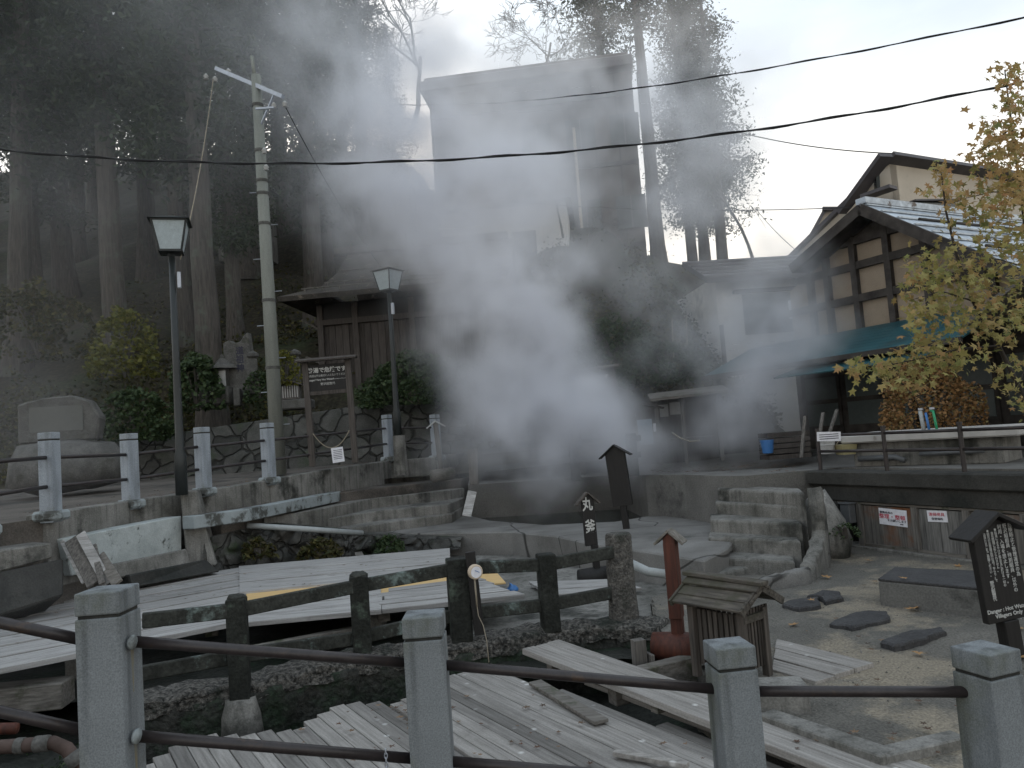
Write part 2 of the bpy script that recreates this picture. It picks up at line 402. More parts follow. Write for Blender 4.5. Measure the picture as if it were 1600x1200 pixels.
# ------------------------------------------------------------------ mesh building
class MB:
    def __init__(s):
        s.v, s.f = [], []

    def add(s, vs, fs):
        o = len(s.v)
        s.v += [tuple(x) for x in vs]
        s.f += [tuple(i + o for i in f) for f in fs]
        return s

    def box(s, c, size, rot=None):
        hx, hy, hz = size[0] / 2, size[1] / 2, size[2] / 2
        vs = [Vector((x, y, z)) for z in (-hz, hz) for y in (-hy, hy) for x in (-hx, hx)]
        if rot is not None:
            vs = [rot @ v for v in vs]
        c = Vector(c)
        return s.add([v + c for v in vs], [(0, 2, 3, 1), (4, 5, 7, 6), (0, 1, 5, 4), (2, 6, 7, 3), (0, 4, 6, 2), (1, 3, 7, 5)])

    def beam(s, p0, p1, w, h, up=Vector((0, 0, 1))):
        """A square-cut bar from p0 to p1, w wide and h high."""
        p0, p1 = Vector(p0), Vector(p1)
        d = (p1 - p0)
        x = d.normalized()
        y = up.cross(x)
        if y.length < 1e-4:
            y = Vector((1, 0, 0)).cross(x)
        y.normalize()
        z = x.cross(y)
        rot = Matrix((x, y, z)).transposed()
        return s.box((p0 + p1) / 2, (d.length, w, h), rot)

    def tube(s, pts, r, n=10, caps=True):
        pts = [Vector(p) for p in pts]
        rs = r if isinstance(r, (list, tuple)) else [r] * len(pts)
        vs, fs = [], []
        a = None
        for i, p in enumerate(pts):
            t = (pts[min(i + 1, len(pts) - 1)] - pts[max(i - 1, 0)])
            t = t.normalized() if t.length > 1e-9 else Vector((0, 0, 1))
            if a is None:
                a = t.orthogonal().normalized()
            a = (a - t * a.dot(t))
            a = a.normalized() if a.length > 1e-6 else t.orthogonal().normalized()
            b = t.cross(a)
            for k in range(n):
                th = 2 * math.pi * k / n
                vs.append(p + (a * math.cos(th) + b * math.sin(th)) * rs[i])
        for i in range(len(pts) - 1):
            for k in range(n):
                fs.append((i * n + k, i * n + (k + 1) % n, (i + 1) * n + (k + 1) % n, (i + 1) * n + k))
        if caps:
            fs.append(tuple(range(n - 1, -1, -1)))
            fs.append(tuple((len(pts) - 1) * n + k for k in range(n)))
        return s.add(vs, fs)

    def prism(s, poly, z0, z1):
        """poly: xy points; z1 top (number or list), z0 bottom."""
        n = len(poly)
        ar = sum(poly[i][0] * poly[(i + 1) % n][1] - poly[(i + 1) % n][0] * poly[i][1] for i in range(n))
        zt = list(z1) if isinstance(z1, (list, tuple)) else [z1] * n
        poly = list(poly)
        if ar < 0:
            poly.reverse()
            zt.reverse()
        vs = [(p[0], p[1], z0) for p in poly] + [(p[0], p[1], z) for p, z in zip(poly, zt)]
        fs = [tuple(range(n - 1, -1, -1)), tuple(range(n, 2 * n))]
        fs += [(i, (i + 1) % n, n + (i + 1) % n, n + i) for i in range(n)]
        return s.add(vs, fs)

    def hull8(s, b, t):
        """Box from four bottom and four top corners, both anticlockwise from above."""
        return s.add(list(b) + list(t), [(3, 2, 1, 0), (4, 5, 6, 7), (0, 1, 5, 4), (1, 2, 6, 5), (2, 3, 7, 6), (3, 0, 4, 7)])

    def slab(s, quad, th):
        """A quad sheet thickened downwards along its normal."""
        q = [Vector(p) for p in quad]
        n = (q[1] - q[0]).cross(q[3] - q[0]).normalized()
        if n.z < 0:
            q.reverse()
            n = (q[1] - q[0]).cross(q[3] - q[0]).normalized()
        return s.hull8([p - n * th for p in q], q)

    def lathe(s, prof, c=(0, 0, 0), n=20):
        c = Vector(c)
        vs, fs = [], []
        for r, z in prof:
            for k in range(n):
                a = 2 * math.pi * k / n
                vs.append(c + Vector((r * math.cos(a), r * math.sin(a), z)))
        for i in range(len(prof) - 1):
            for k in range(n):
                fs.append((i * n + k, i * n + (k + 1) % n, (i + 1) * n + (k + 1) % n, (i + 1) * n + k))
        fs.append(tuple(range(n - 1, -1, -1)))
        fs.append(tuple((len(prof) - 1) * n + k for k in range(n)))
        return s.add(vs, fs)

    def rough(s, amp, freq, seed=0, z_only=False):
        for i, v in enumerate(s.v):
            q = Vector(v) * freq + Vector((seed, seed * 1.7, 0))
            d = noise.noise_vector(q) * amp + noise.noise_vector(q * 2.7) * amp * .45
            if z_only:
                d.x = d.y = 0
            s.v[i] = tuple(Vector(v) + d)
        return s

    def build(s, name, mat, parent=None, smooth=False, bevel=0.0, seg=1, subdiv=0):
        me = bpy.data.meshes.new(name)
        me.from_pydata(s.v, [], s.f)
        me.validate()
        me.materials.append(mat)
        if smooth:
            me.polygons.foreach_set('use_smooth', [True] * len(me.polygons))
        o = bpy.data.objects.new(name, me)
        COL.objects.link(o)
        if parent:
            o.parent = parent
        if bevel:
            md = o.modifiers.new('bevel', 'BEVEL')
            md.width = bevel
            md.segments = seg
            md.limit_method = 'ANGLE'
        return o


def tag(o, label, cat, group=None):
    o['label'] = label
    o['category'] = cat
    if group:
        o['group'] = group
    return o


def struct(o):
    o['kind'] = 'structure'
    return o


def stuff(o):
    o['kind'] = 'stuff'
    return o


def thing(name, label, cat, loc=(0, 0, 0), rotz=0.0, group=None, tilt=None):
    o = bpy.data.objects.new(name, None)
    o.empty_display_size = .1
    COL.objects.link(o)
    o.location = loc
    o.rotation_euler = (tilt[0] if tilt else 0, tilt[1] if tilt else 0, rotz)
    return tag(o, label, cat, group)


def copy_tree(o, parent=None):
    c = o.copy()
    COL.objects.link(c)
    c.parent = parent
    for ch in [k for k in o.children]:
        copy_tree(ch, c)
    return c


def text(body, size, mat, parent, loc, rot=(math.pi / 2, 0, 0), name='lettering', align='CENTER', spacing=1.0, line=1.0, label=None, depth=0.0015, sx=1.0, bold=0.0):
    cu = bpy.data.curves.new('lettering_curve', 'FONT')
    cu.body = body
    cu.size = size
    cu.align_x = align
    cu.align_y = 'TOP'
    cu.extrude = depth
    cu.offset = bold
    cu.space_character = spacing
    cu.space_line = line
    cu.resolution_u = 2
    to = bpy.data.objects.new('lettering_source', cu)
    COL.objects.link(to)
    dg = bpy.context.evaluated_depsgraph_get()
    me = bpy.data.meshes.new_from_object(to.evaluated_get(dg))
    bpy.data.objects.remove(to)
    bpy.data.curves.remove(cu)
    me.materials.clear()
    me.materials.append(mat)
    o = bpy.data.objects.new(name, me)
    COL.objects.link(o)
    o.parent = parent
    o.location = loc
    o.rotation_euler = rot
    o.scale = (sx, 1, 1)
    if label:
        o['label'] = label
    return o


def grid_wall(p_lo, p_hi, nu, nv, amp, freq, seed=0, thick=0.35, back=None):
    """A lumpy stone face between a lower and an upper polyline (same count), closed behind."""
    m = MB()

    def along(pl, t):
        k = t * (len(pl) - 1)
        i = min(int(k), len(pl) - 2)
        return Vector(pl[i]).lerp(Vector(pl[i + 1]), k - i)
    vs, fs = [], []
    for j in range(nv + 1):
        for i in range(nu + 1):
            p = along(p_lo, i / nu).lerp(along(p_hi, i / nu), j / nv)
            q = p * freq + Vector((seed, 0, 0))
            dist, _ = noise.voronoi(q)
            k = min(dist[1] - dist[0], .4)
            d = (k - .15) * amp + noise.noise(p * 6) * amp * .2
            dirv = Vector((0, -1, 0)) if back is None else -Vector(back)
            vs.append(p + dirv * d)
    for j in range(nv):
        for i in range(nu):
            a = j * (nu + 1) + i
            fs.append((a, a + 1, a + nu + 2, a + nu + 1))
    o = len(vs)
    bk = Vector((0, thick, 0)) if back is None else Vector(back) * thick
    for i in range(nu + 1):
        vs.append(along(p_hi, i / nu) + bk)
    for i in range(nu):
        a = nv * (nu + 1) + i
        fs.append((a, a + 1, o + i + 1, o + i))
    return m.add(vs, fs)

# ================================================================== THE SETTING
def xy(p):
    return (p[0], p[1])


struct(MB().add([(-300, -300, -1.3), (300, -300, -1.3), (300, 300, -1.3), (-300, 300, -1.3)], [(0, 1, 2, 3)]).build('ground', mSoil))


def height_sheet(name, x0, x1, y0, y1, nx, ny, fn, mat):
    vs = [(x0 + (x1 - x0) * i / nx, y0 + (y1 - y0) * j / ny) for j in range(ny + 1) for i in range(nx + 1)]
    fs = [(j * (nx + 1) + i, j * (nx + 1) + i + 1, (j + 1) * (nx + 1) + i + 1, (j + 1) * (nx + 1) + i) for j in range(ny) for i in range(nx)]
    m = MB()
    m.add([(x, y, fn(x, y)) for x, y in vs], fs)
    return struct(m.build(name, mat, smooth=True))


def pit_z(x, y):
    return -0.78 + 0.16 * noise.noise(Vector((x * 1.3, y * 1.3, 0))) + 0.06 * noise.noise(Vector((x * 5, y * 5, 2)))


height_sheet('pit_ground', -9, 3.2, 1.6, 8.2, 120, 66, pit_z, mSoil)
height_sheet('spring_bed_ground', -9, 2.6, 6.9, 15.2, 90, 70, lambda x, y: -0.42 + 0.05 * noise.noise(Vector((x * 2, y * 2, 5))), mSoil)

# street under the photographer (sloping down to the right) with its retaining edge
st = MB()
st.add([(-9, -8, .9), (9, -8, -1.0), (9, 2.9, -1.0), (2.2, 2.95, -0.42), (0.9, 3.3, -0.36), (-.4, 3.32, -0.14), (-1.5, 2.95, 0.14), (-9, 2.3, 1.1)], [(0, 1, 2, 3, 4, 5, 6, 7)])
struct(st.build('street', mRoad))
st = MB()
edge = [(-9, 2.36, 1.0), (-1.5, 3.01, .12), (-.4, 3.38, -.16), (.9, 3.36, -.38), (2.2, 3.01, -.44), (9, 2.96, -1.02)]
for a, b in zip(edge, edge[1:]):
    st.hull8([(a[0], a[1] - .2, -1.25), (b[0], b[1] - .2, -1.25), (b[0], b[1], -1.25), (a[0], a[1], -1.25)],
             [(a[0], a[1] - .2, a[2]), (b[0], b[1] - .2, b[2]), b, a])
struct(st.build('street_edge_wall', mConcDark))

# lower yard on the right (fine grid with pebbly relief)
yard_poly = [(1.86, 2.2), (1.80, 3.7), (1.50, 4.80), (1.36, 5.40), (1.25, 6.3), (1.16, 7.3), (1.35, 8.6), (2.05, 9.3), (3.0, 10.8), (4.5, 10.9), (9, 10.5), (9, 2.2)]


def inside(p, poly):
    c = False
    j = len(poly) - 1
    for i in range(len(poly)):
        a, b = poly[i], poly[j]
        if (a[1] > p[1]) != (b[1] > p[1]) and p[0] < (b[0] - a[0]) * (p[1] - a[1]) / (b[1] - a[1]) + a[0]:
            c = not c
        j = i
    return c


def yard_z(x, y):
    return -0.25 + 0.018 * noise.noise(Vector((x * 1.5, y * 1.5, 0))) + 0.006 * noise.noise(Vector((x * 14, y * 14, 3)))


def gravel_sheet():
    nx, ny = 190, 210
    x0, x1, y0, y1 = 1.0, 7.0, 2.2, 10.9
    idx, vs, fs = {}, [], []
    for j in range(ny + 1):
        for i in range(nx + 1):
            x, y = x0 + (x1 - x0) * i / nx, y0 + (y1 - y0) * j / ny
            if inside((x, y), yard_poly):
                idx[i, j] = len(vs)
                vs.append((x, y, yard_z(x, y)))
    for j in range(ny):
        for i in range(nx):
            k = [(i, j), (i + 1, j), (i + 1, j + 1), (i, j + 1)]
            if all(q in idx for q in k):
                fs.append(tuple(idx[q] for q in k))
    m = MB()
    m.add(vs, fs)
    return m


struct(gravel_sheet().build('gravel_yard', mGravel, smooth=True))
struct(MB().prism(yard_poly, -1.2, -.285).build('yard_base_ground', mGravel))

# pale concrete slab round the hot pool, and the pool
A = lambda px, py, z: xy(PZ(px, py, z))
slab_front = [A(560, 831, .08), A(660, 831, .07), A(800, 831, .05), A(870, 838, .05), A(930, 851, .05), A(1010, 862, .05), A(1100, 876, .05)]
slab_poly = slab_front + [(2.5, 9.6), (3.2, 11.3), (2.6, 13.4), (2.2, 13.7), (1.57, 13.25), (.38, 13.54), (-.6, 14.9), (-1.15, 16.4), (-1.6, 16.4)]
struct(MB().prism(slab_poly, -.7, .05).build('pool_slab_pavement', mConcLight, bevel=.02))
struct(MB().prism([(-1.3, 16.45), (-1.0, 15.4), (.2, 13.75), (1.6, 13.5), (2.5, 13.9), (2.5, 17), (-1.3, 17)], -.65, -.06).build('hot_spring_water', mWater))
# low rough ground in front of the slab
lowg = MB().prism([(-.6, 7.65), (1.16, 7.35), (1.34, 8.6), (2.0, 9.0), (1.9, 9.1), (1.0, 10.75), (-.1, 12.8), (-1.4, 13.4), (-.9, 9.5)], -.7, -.33)
struct(lowg.build('rough_concrete_ground', mConc))

# terrace at the back and right
ter = [(4.78, 11.62, .8), (4.33, 11.48, .8), (3.30, 11.28, .8), (3.05, 11.6, .8), (2.75, 12.9, .78), (2.28, 13.95, .75), (2.2, 16.3, .66), (-1.1, 16.6, .66), (-1.3, 22, .95), (14, 24, 1.0), (14, 7.0, .8), (7.0, 6.5, .8)]
struct(MB().prism([xy(p) for p in ter], -1.0, [p[2] for p in ter]).build('terrace', mTerrace))

# road curving up on the left
road_edge = [(-7.2, 7.0, 1.0), (-5.75, 9.3, 1.05), (-5.55, 11.0, 1.06), (-4.95, 12.0, 1.08), (-4.38, 13.4, 1.13), (-3.82, 14.8, 1.2), (-2.9, 17.4, 1.24), (-1.9, 17.7, 1.24), (-1.1, 20, 1.28)]
road = road_edge + [(-1.3, 23, 1.35), (-20, 23, 1.35), (-20, 5, .95), (-7.6, 5, .95)]
struct(MB().prism([xy(p) for p in road], -.9, [p[2] for p in road]).build('road', mRoad))
for k, (z, px) in enumerate([(.79, [(345, 801), (380, 796), (470, 778), (540, 768), (640, 757), (720, 748)]),
                             (.60, [(412, 809), (500, 795), (580, 779), (700, 766)]),
                             (.40, [(468, 817), (540, 806), (600, 797), (700, 788)]),
                             (.22, [(545, 826), (620, 814), (705, 803)])]):
    fr = [A(x, y, z) for x, y in px]
    poly = fr + [(-1.1, 17.5 + .1 * k), (-3.2, 17.4), (-4.5, 14.8), (-5.3, 12.3)][:4]
    if k:
        poly = fr + [(-1.2, 16.8), (-2.9, 16.6), (-4.2, 14.6 if k < 3 else 15.0)]
    struct(MB().prism(poly, -.5, z).build('stone_step_ground' if k else 'lower_path', mConc if k else mRoad, bevel=.015))

# hill behind
def hill_z(x, y):
    y0 = 18.6 if x < -1 else (18.6 - (x + 1) * .5 if x < 2 else 17.1 + max(0, x - 6) * 1.3)
    t = max(0.0, y - y0)
    z = .9 + min(t, 21 if x > -3 else min(34, 21 + (-3 - x) * 3)) * .62 + max(0, min(t - 1, 3)) * .25
    z += .5 * noise.noise(Vector((x * .25, y * .25, 1))) * min(t, 3) * .5 + .12 * noise.noise(Vector((x * 1.1, y * 1.1, 4))) * min(t, 1)
    if x > 4.5:
        z -= (x - 4.5) * 1.0 * min(t / 4, 1) * (1 if y < 27 else max(0, 1 - (y - 27) / 8)) + max(0, x - 9) * .5
    if x > 4.0:
        cap = 8.3 - max(0, x - 9) * .4
        k = min((x - 4.0) / 2.0, 1)
        z = z + (min(z, cap) - z) * k
    return max(z, .45 if t <= 0 else .6)


height_sheet('hillside', -60, 45, 17.0, 60, 210, 90, hill_z, mHill)


# ================================================================== STONE AND CONCRETE THINGS
def pz(px, py, z):
    return PZ(px, py, z)


# rough aggregate wall that carries the dark timber fence
WZ = -.2
wall_line = [PZ(225, 1085, -.26), PZ(372, 1062, -.23), PZ(470, 1040, -.21), PZ(563, 1018, WZ), PZ(720, 1001, WZ), PZ(855, 978, WZ), PZ(965, 968, WZ), PZ(1035, 972, WZ)]


def ridge_wall(line, w, zb, seed=0, step=.06, amp=.035):
    pts = [Vector(p) for p in line]
    dense = []
    for a, b in zip(pts, pts[1:]):
        n = max(1, int((b - a).length / step))
        dense += [a.lerp(b, i / n) for i in range(n)]
    dense.append(pts[-1])
    prof = [(-.5, zb), (-.5, zb * .75), (-.5, zb * .5), (-.5, zb * .25), (-.5, -.03), (-.44, 0), (-.2, .01), (.1, .012), (.44, 0), (.5, -.03), (.5, zb * .5), (.5, zb)]
    vs, fs = [], []
    m_ = len(prof)
    for i, p in enumerate(dense):
        t = (dense[min(i + 1, len(dense) - 1)] - dense[max(i - 1, 0)])
        t.z = 0
        t.normalize()
        nrm = Vector((-t.y, t.x, 0))
        for (s_, dz) in prof:
            q = p + nrm * (s_ * w) + Vector((0, 0, dz))
            d = noise.noise_vector(q * 9 + Vector((seed, 0, 0))) * amp + noise.noise_vector(q * 22) * amp * .5
            vs.append(q + d)
    for i in range(len(dense) - 1):
        for k in range(m_ - 1):
            fs.append((i * m_ + k, (i + 1) * m_ + k, (i + 1) * m_ + k + 1, i * m_ + k + 1))
    fs.append(tuple(range(m_)))
    fs.append(tuple((len(dense) - 1) * m_ + k for k in range(m_ - 1, -1, -1)))
    m = MB()
    return m.add(vs, fs)


lw = thing('low_wall', 'low rough pebbly concrete wall under the dark timber fence', 'wall', (0, 0, 0))
ridge_wall(wall_line, .42, -.13).build('pebbly_top', mAggr, lw, smooth=True)
ridge_wall([Vector(p) - Vector((0, 0, .07)) for p in wall_line], .40, -.60, 4, .06, .06).build('dark_base', mDarkRock, lw, smooth=True)  # lower part of the wall, coloured darker and greener than its pebbly top

# rock bank under the left terrace
bd = [11.2, 12.1, 12.25, 13.5, 13.15, 12.75]
bx = [318, 400, 480, 560, 640, 720]
lo_ = [PY(x, y, d) for x, y, d in zip(bx, (912, 899, 890, 876, 866, 856), bd)]
hi_ = [PY(x, y, d + .12) for x, y, d in zip(bx, (842, 822, 828, 835, 841, 843), bd)]
o = grid_wall(lo_, hi_, 130, 30, .42, 3.1, 3, .6).build('rock_bank', mRock, smooth=True)
tag(o, 'dark mossy rock bank above the wooden pool cover on the left', 'stone wall')

# masonry wall behind the left road, under the graves
lo_ = [Vector((-9.5, 18.0, 1.1)), Vector((-6.3, 18.2, 1.15)), Vector((-4.0, 18.5, 1.2)), Vector((-2.2, 18.8, 1.2)), Vector((-.4, 19.6, 1.2))]
hi_ = [Vector((-9.5, 18.3, 2.2)), Vector((-6.3, 18.5, 2.45)), Vector((-4.0, 18.8, 2.65)), Vector((-2.2, 19.1, 2.6)), Vector((-.4, 19.9, 2.3))]
o = grid_wall(lo_, hi_, 150, 34, .05, 1.7, 9, 1.2).build('stone_wall', mMasonry, smooth=True)
tag(o, 'fitted stone retaining wall behind the left road', 'wall')

# concrete parapet base under the far railing, broken in pieces
for k in range(1, len(road_edge) - 1):
    a, b = Vector(road_edge[k]), Vector(road_edge[k + 1])
    d = (b - a).normalized()
    nrm = Vector((d.y, -d.x, 0)).normalized()
    m_ = MB()
    p0, p1 = a + nrm * .07, b + nrm * .07
    m_.hull8([(p0.x, p0.y, .2), (p1.x, p1.y, .2), (p1.x - nrm.x * .3, p1.y - nrm.y * .3, .2), (p0.x - nrm.x * .3, p0.y - nrm.y * .3, .2)],
             [(p0.x, p0.y, a.z + .05), (p1.x, p1.y, b.z + .05), (p1.x - nrm.x * .3, p1.y - nrm.y * .3, b.z + .05), (p0.x - nrm.x * .3, p0.y - nrm.y * .3, a.z + .05)])
    struct(m_.build('road_edge_wall', mConc, bevel=.012))


def panel_px(name, quad, th, mat, label, cat, bevel=.01, depth_dir=None):
    """Upright slab whose visible face has four world corners (bl, br, tr, tl)."""
    q = [Vector(p) for p in quad]
    n = (q[1] - q[0]).cross(q[3] - q[0]).normalized()
    if n.y > 0:
        n = -n
    b = [p - n * th for p in q]
    m_ = MB()
    m_.hull8([q[0], q[1], b[1], b[0]], [q[3], q[2], b[2], b[3]])
    return tag(m_.build(name, mat, bevel=bevel), label, cat)


# pier, painted wall and footings at the left bridge
yb = 11.25
q = [PY(292, 886, yb), PY(338, 884, yb + .1), PY(306, 766, yb + .1), PY(281, 767, yb)]
panel_px('concrete_pier', q, .45, mConc, 'tapering concrete pier beside the pale blue painted wall', 'pier', .02)
y1 = PZ(150, 905, .05).y
q = [PY(112, 900, 9.5), PY(284, 862, 11.3), PY(284, 806, 11.3), PY(98, 842, 9.4)]
panel_px('painted_wall', q, .3, mPaintWall, 'low wall with flaking pale blue paint below the left railing', 'wall', .012)
q = [PY(170, 906, 9.95), PY(300, 886, 11.05), PY(292, 857, 11.05), PY(165, 883, 9.95)]
panel_px('footing', q, .5, mConc, 'rough concrete footing ledge under the pale blue painted wall', 'footing', .02)
q = [PY(205, 920, 10.05), PY(345, 893, 10.95), PY(322, 874, 10.95), PY(200, 898, 10.05)]
panel_px('footing', q, .7, mConcDark, 'mossy dark concrete ledge along the far edge of the pool cover', 'footing', .02)
q = [PY(-60, 910, 8.2), PY(84, 872, 9.0), PY(80, 848, 9.0), PY(-60, 868, 8.2)]
panel_px('kerb_block', q, .4, mConc, 'pale concrete kerb block at the far left under the railing', 'kerb', .02)
q = [PY(-60, 980, 8.0), PY(100, 930, 8.9), PY(100, 872, 9.05), PY(-60, 905, 8.2)]
panel_px('bank_wall', q, .5, mConcDark, 'dark stained concrete bank under the kerb at far left', 'wall', .02)
# white-painted kerb running along the lower path
ks = [PZ(300, 808, .80), PZ(384, 797, .80), PZ(452, 784, .80), PZ(530, 769, .80)]
for k, (a, b) in enumerate(zip(ks, ks[1:])):
    m_ = MB()
    a2, b2 = a + Vector((.05, -.05, 0)), b + Vector((.05, -.05, 0))
    bk = Vector((-.22, .1, 0))
    h = .17
    m_.hull8([a2 - Vector((0, 0, h)), b2 - Vector((0, 0, h)), b2 + bk - Vector((0, 0, h)), a2 + bk - Vector((0, 0, h))],
             [a2 + Vector((0, 0, .02)), b2 + Vector((0, 0, .02)), b2 + bk + Vector((0, 0, .02)), a2 + bk + Vector((0, 0, .02))])
    tag(m_.build('kerb_stone', mCurb, bevel=.012), ['white painted kerb stone next to the tapering concrete pier', 'peeling white kerb stone in the middle of the left kerb row', 'white kerb stone at the far end beside the stone steps'][k], 'kerb')

# steps up to the terrace
stair = thing('stone_stairs', 'worn concrete steps climbing to the steaming terrace', 'stairs', (0, 0, 0))
stair_px = [(1105, 1243, 874, -.25 + .175), (1106, 1251, 843, -.25 + .35), (1108, 1253, 815, -.25 + .525), (1117, 1255, 788, -.25 + .70), (1120, 1257, 767, -.25 + .875)]
for k, (xl, xr, yy, z) in enumerate(stair_px):
    a, b = PZ(xl, yy - 4, z), PZ(xr, yy + 3, z)
    bk = Vector((.28, 1.0, 0)).normalized()
    dep = .62 if k < 4 else .7
    m_ = MB()
    n1_ = 14
    fr = [a.lerp(b, i / n1_) + Vector((0, -.0, 0)) for i in range(n1_ + 1)]
    fr = [p + Vector((0, noise.noise(p * 5) * .02, 0)) for p in fr]
    poly = [xy(p) for p in fr] + [xy(b + bk * dep), xy(a + bk * dep)]
    m_.prism(poly, -.5, z)
    m_.rough(.012, 4, k)
    m_.build('step', mConc, stair, bevel=.03, seg=2)
# toe slab at the foot of the stairs
m_ = MB().prism([xy(PZ(1112, 902, -.2)), xy(PZ(1250, 872, -.2)), xy(PZ(1243, 860, -.2)), xy(PZ(1108, 868, -.2))], -.6, -.17)
m_.build('step', mConc, stair, bevel=.03, seg=2)
# lumpy rock and kerb to the right of the stairs
sr = MB()
sr.lathe([(.02, .0), (.30, .02), (.33, .16), (.28, .34), (.17, .50), (.05, .58)], (0, 0, 0), 22)
sr.v = [(x * 1.0, y * 1.5, z * 1.5) for x, y, z in sr.v]
sr.rough(.07, 3.5, 2)
o = sr.build('boulder', mConc, smooth=True)
o.location = PZ(1300, 872, -.25) + Vector((.05, .35, -.06))
tag(o, 'lumpy mortar-covered boulder to the right of the steps', 'boulder')
sr = ridge_wall([PZ(1262, 885, -.1), PZ(1278, 840, .12), PZ(1280, 800, .4), PZ(1272, 762, .72)], .16, -.8, 5, .07, .03)
tag(sr.build('stair_kerb', mConc, smooth=True), 'rounded concrete edging running up right of the steps', 'kerb')
sr = ridge_wall([PZ(1150, 922, -.13), PZ(1200, 902, -.12), PZ(1260, 888, -.1)], .12, -.3, 8, .06, .02)
tag(sr.build('drain_kerb', mConcLight, smooth=True), 'curved pale mortar kerb at the foot of the steps', 'kerb')

# retaining wall with storage cupboards on the right
RW0, RW1 = Vector((4.29, 11.43, 0)), Vector((6.45, 6.33, 0))
rd = (RW1 - RW0).normalized()                 # along the wall towards the viewer
rn = Vector((rd.y, -rd.x, 0))                 # outward
if rn.x > 0:
    rn = -rn
rang = math.atan2(rd.y, rd.x)
rw = thing('retaining_wall', 'dark stained retaining wall with cupboards under the terrace railing', 'wall', (RW0.x, RW0.y, 0), rang)
rlen = (RW1 - RW0).length
sgn = 1 if (Matrix.Rotation(rang, 3, 'Z') @ Vector((0, 1, 0))).dot(rn) > 0 else -1
m_ = MB().box((rlen / 2, -sgn * .1, .70), (rlen, .36, .20))
m_.build('coping', mConcDark, rw, bevel=.02)
MB().box((rlen / 2 + .02, -sgn * .14, .49), (rlen - .04, .30, .22)).build('beam', mConcDark, rw, bevel=.01)
MB().box((rlen / 2 + .02, -sgn * .42, .05), (rlen - .04, .2, .7)).build('back_wall', mConcDark, rw)
MB().box((.2, -sgn * .14, .05), (.52, .30, .66)).build('pier', mConcDark, rw, bevel=.03)
MB().box((rlen / 2 + .2, -sgn * .12, -.255), (rlen - .5, .32, .07)).build('sill', mConc, rw, bevel=.01)
MB().box((rlen / 2 + .2, -sgn * .10, .365), (rlen - .5, .16, .035)).build('head_rail', mGreyWood, rw)


def along_wall(px, py):     # distance along the wall line of a pixel column, at height .1
    d = ray(px, py)
    # intersect plane through RW0 with normal rn
    t = (RW0 - EYE).dot(rn) / d.dot(rn)
    return (EYE + d * t - RW0).dot(rd)


def cup_door(x0, x1, mat, label):
    n = max(3, int((x1 - x0) / .13))
    m_ = MB()
    for i in range(n):
        a, b = x0 + (x1 - x0) * i / n, x0 + (x1 - x0) * (i + 1) / n
        m_.box(((a + b) / 2, -sgn * .06 + sgn * .004 * (i % 2), .06), (b - a - .004, .03, .54))
    o_ = m_.build('door', mat, rw)
    o_['label'] = label
    return o_


u = [along_wall(x, 800) for x in (1345, 1424, 1428, 1500, 1513, 1590)]
print('cupboard u', u, rlen)
cup_door(u[0], u[1], mRustDoor, 'rust stained plank cupboard door')
cup_door(u[2], u[3], mDoorGrey, 'grey plank cupboard door')
cup_door(u[4], u[5], mRustDoor, 'reddish plank cupboard door')
for x_ in (u[0] - .05, (u[1] + u[2]) / 2, (u[3] + u[4]) / 2, u[5] + .05):
    MB().box((x_, -sgn * .045, .06), (.09, .07, .575)).build('door_post', mGreyWoodV, rw, bevel=.005)
MB().box(((u[0] + u[3]) / 2, -sgn * .035, -.205), (u[3] - u[0], .05, .05)).build('bottom_rail', mGreyWood, rw)

tz = rang + (0 if sgn > 0 else 0)


def wall_paper(u0, u1, z0, z1, label, lines, tilt):
    loc = RW0 + rd * ((u0 + u1) / 2) + rn * (-.035)
    ang = math.atan2(-rn.x, rn.y)           # local +Y = outward
    t_ = thing('paper_sign', label, 'paper notice', (loc.x, loc.y, (z0 + z1) / 2), ang + math.pi)
    t_.rotation_euler = (0, 0, ang + math.pi)
    W_, H_ = u1 - u0, z1 - z0
    MB().box((0, 0, 0), (W_, .004, H_), Matrix.Rotation(tilt, 3, 'Y')).build('sheet', mWhite, t_)
    for (s_, sz, mt, x_, z_, sx_) in lines:
        text(s_, sz, mt, t_, (x_ * W_, -.0045, z_ * H_), (math.pi / 2, tilt, 0), sx=sx_)
    return t_


ua, ub = along_wall(1369, 790), along_wall(1412, 790)
wall_paper(ua, ub, .09, .305, 'white notice with large red characters on rust stained door', [
    ('整備用具の', .034, mInk, -.22, .34, 1.25), ('整理・整頓', .066, mRedInk, -.02, .16, 1.25), ('をお願いします', .034, mInk, .14, -.14, 1.25), ('野沢組', .014, mInk, .3, -.36, 1.2)], R(2))
ua, ub = along_wall(1443, 780), along_wall(1474, 780)
wall_paper(ua, ub, .185, .325, 'small white notice with red heading on grey cupboard door', [
    ('清掃用具', .046, mRedInk, -.02, .30, 1.2), ('保管場所', .034, mInk, 0, -.12, 1.2)], R(-2))
bx = RW0 + rd * along_wall(1328, 780)
eb = thing('electric_box', 'small grey utility box on the wall beside the rust stained door', 'utility box', (bx.x + rn.x * .06, bx.y + rn.y * .06, .22), rang)
MB().box((0, 0, 0), (.17, .12, .26)).build('housing', mDarkPVC, eb, bevel=.01)
MB().box((0, 0, .14), (.20, .15, .02)).build('lid', mDarkPVC, eb, bevel=.005)

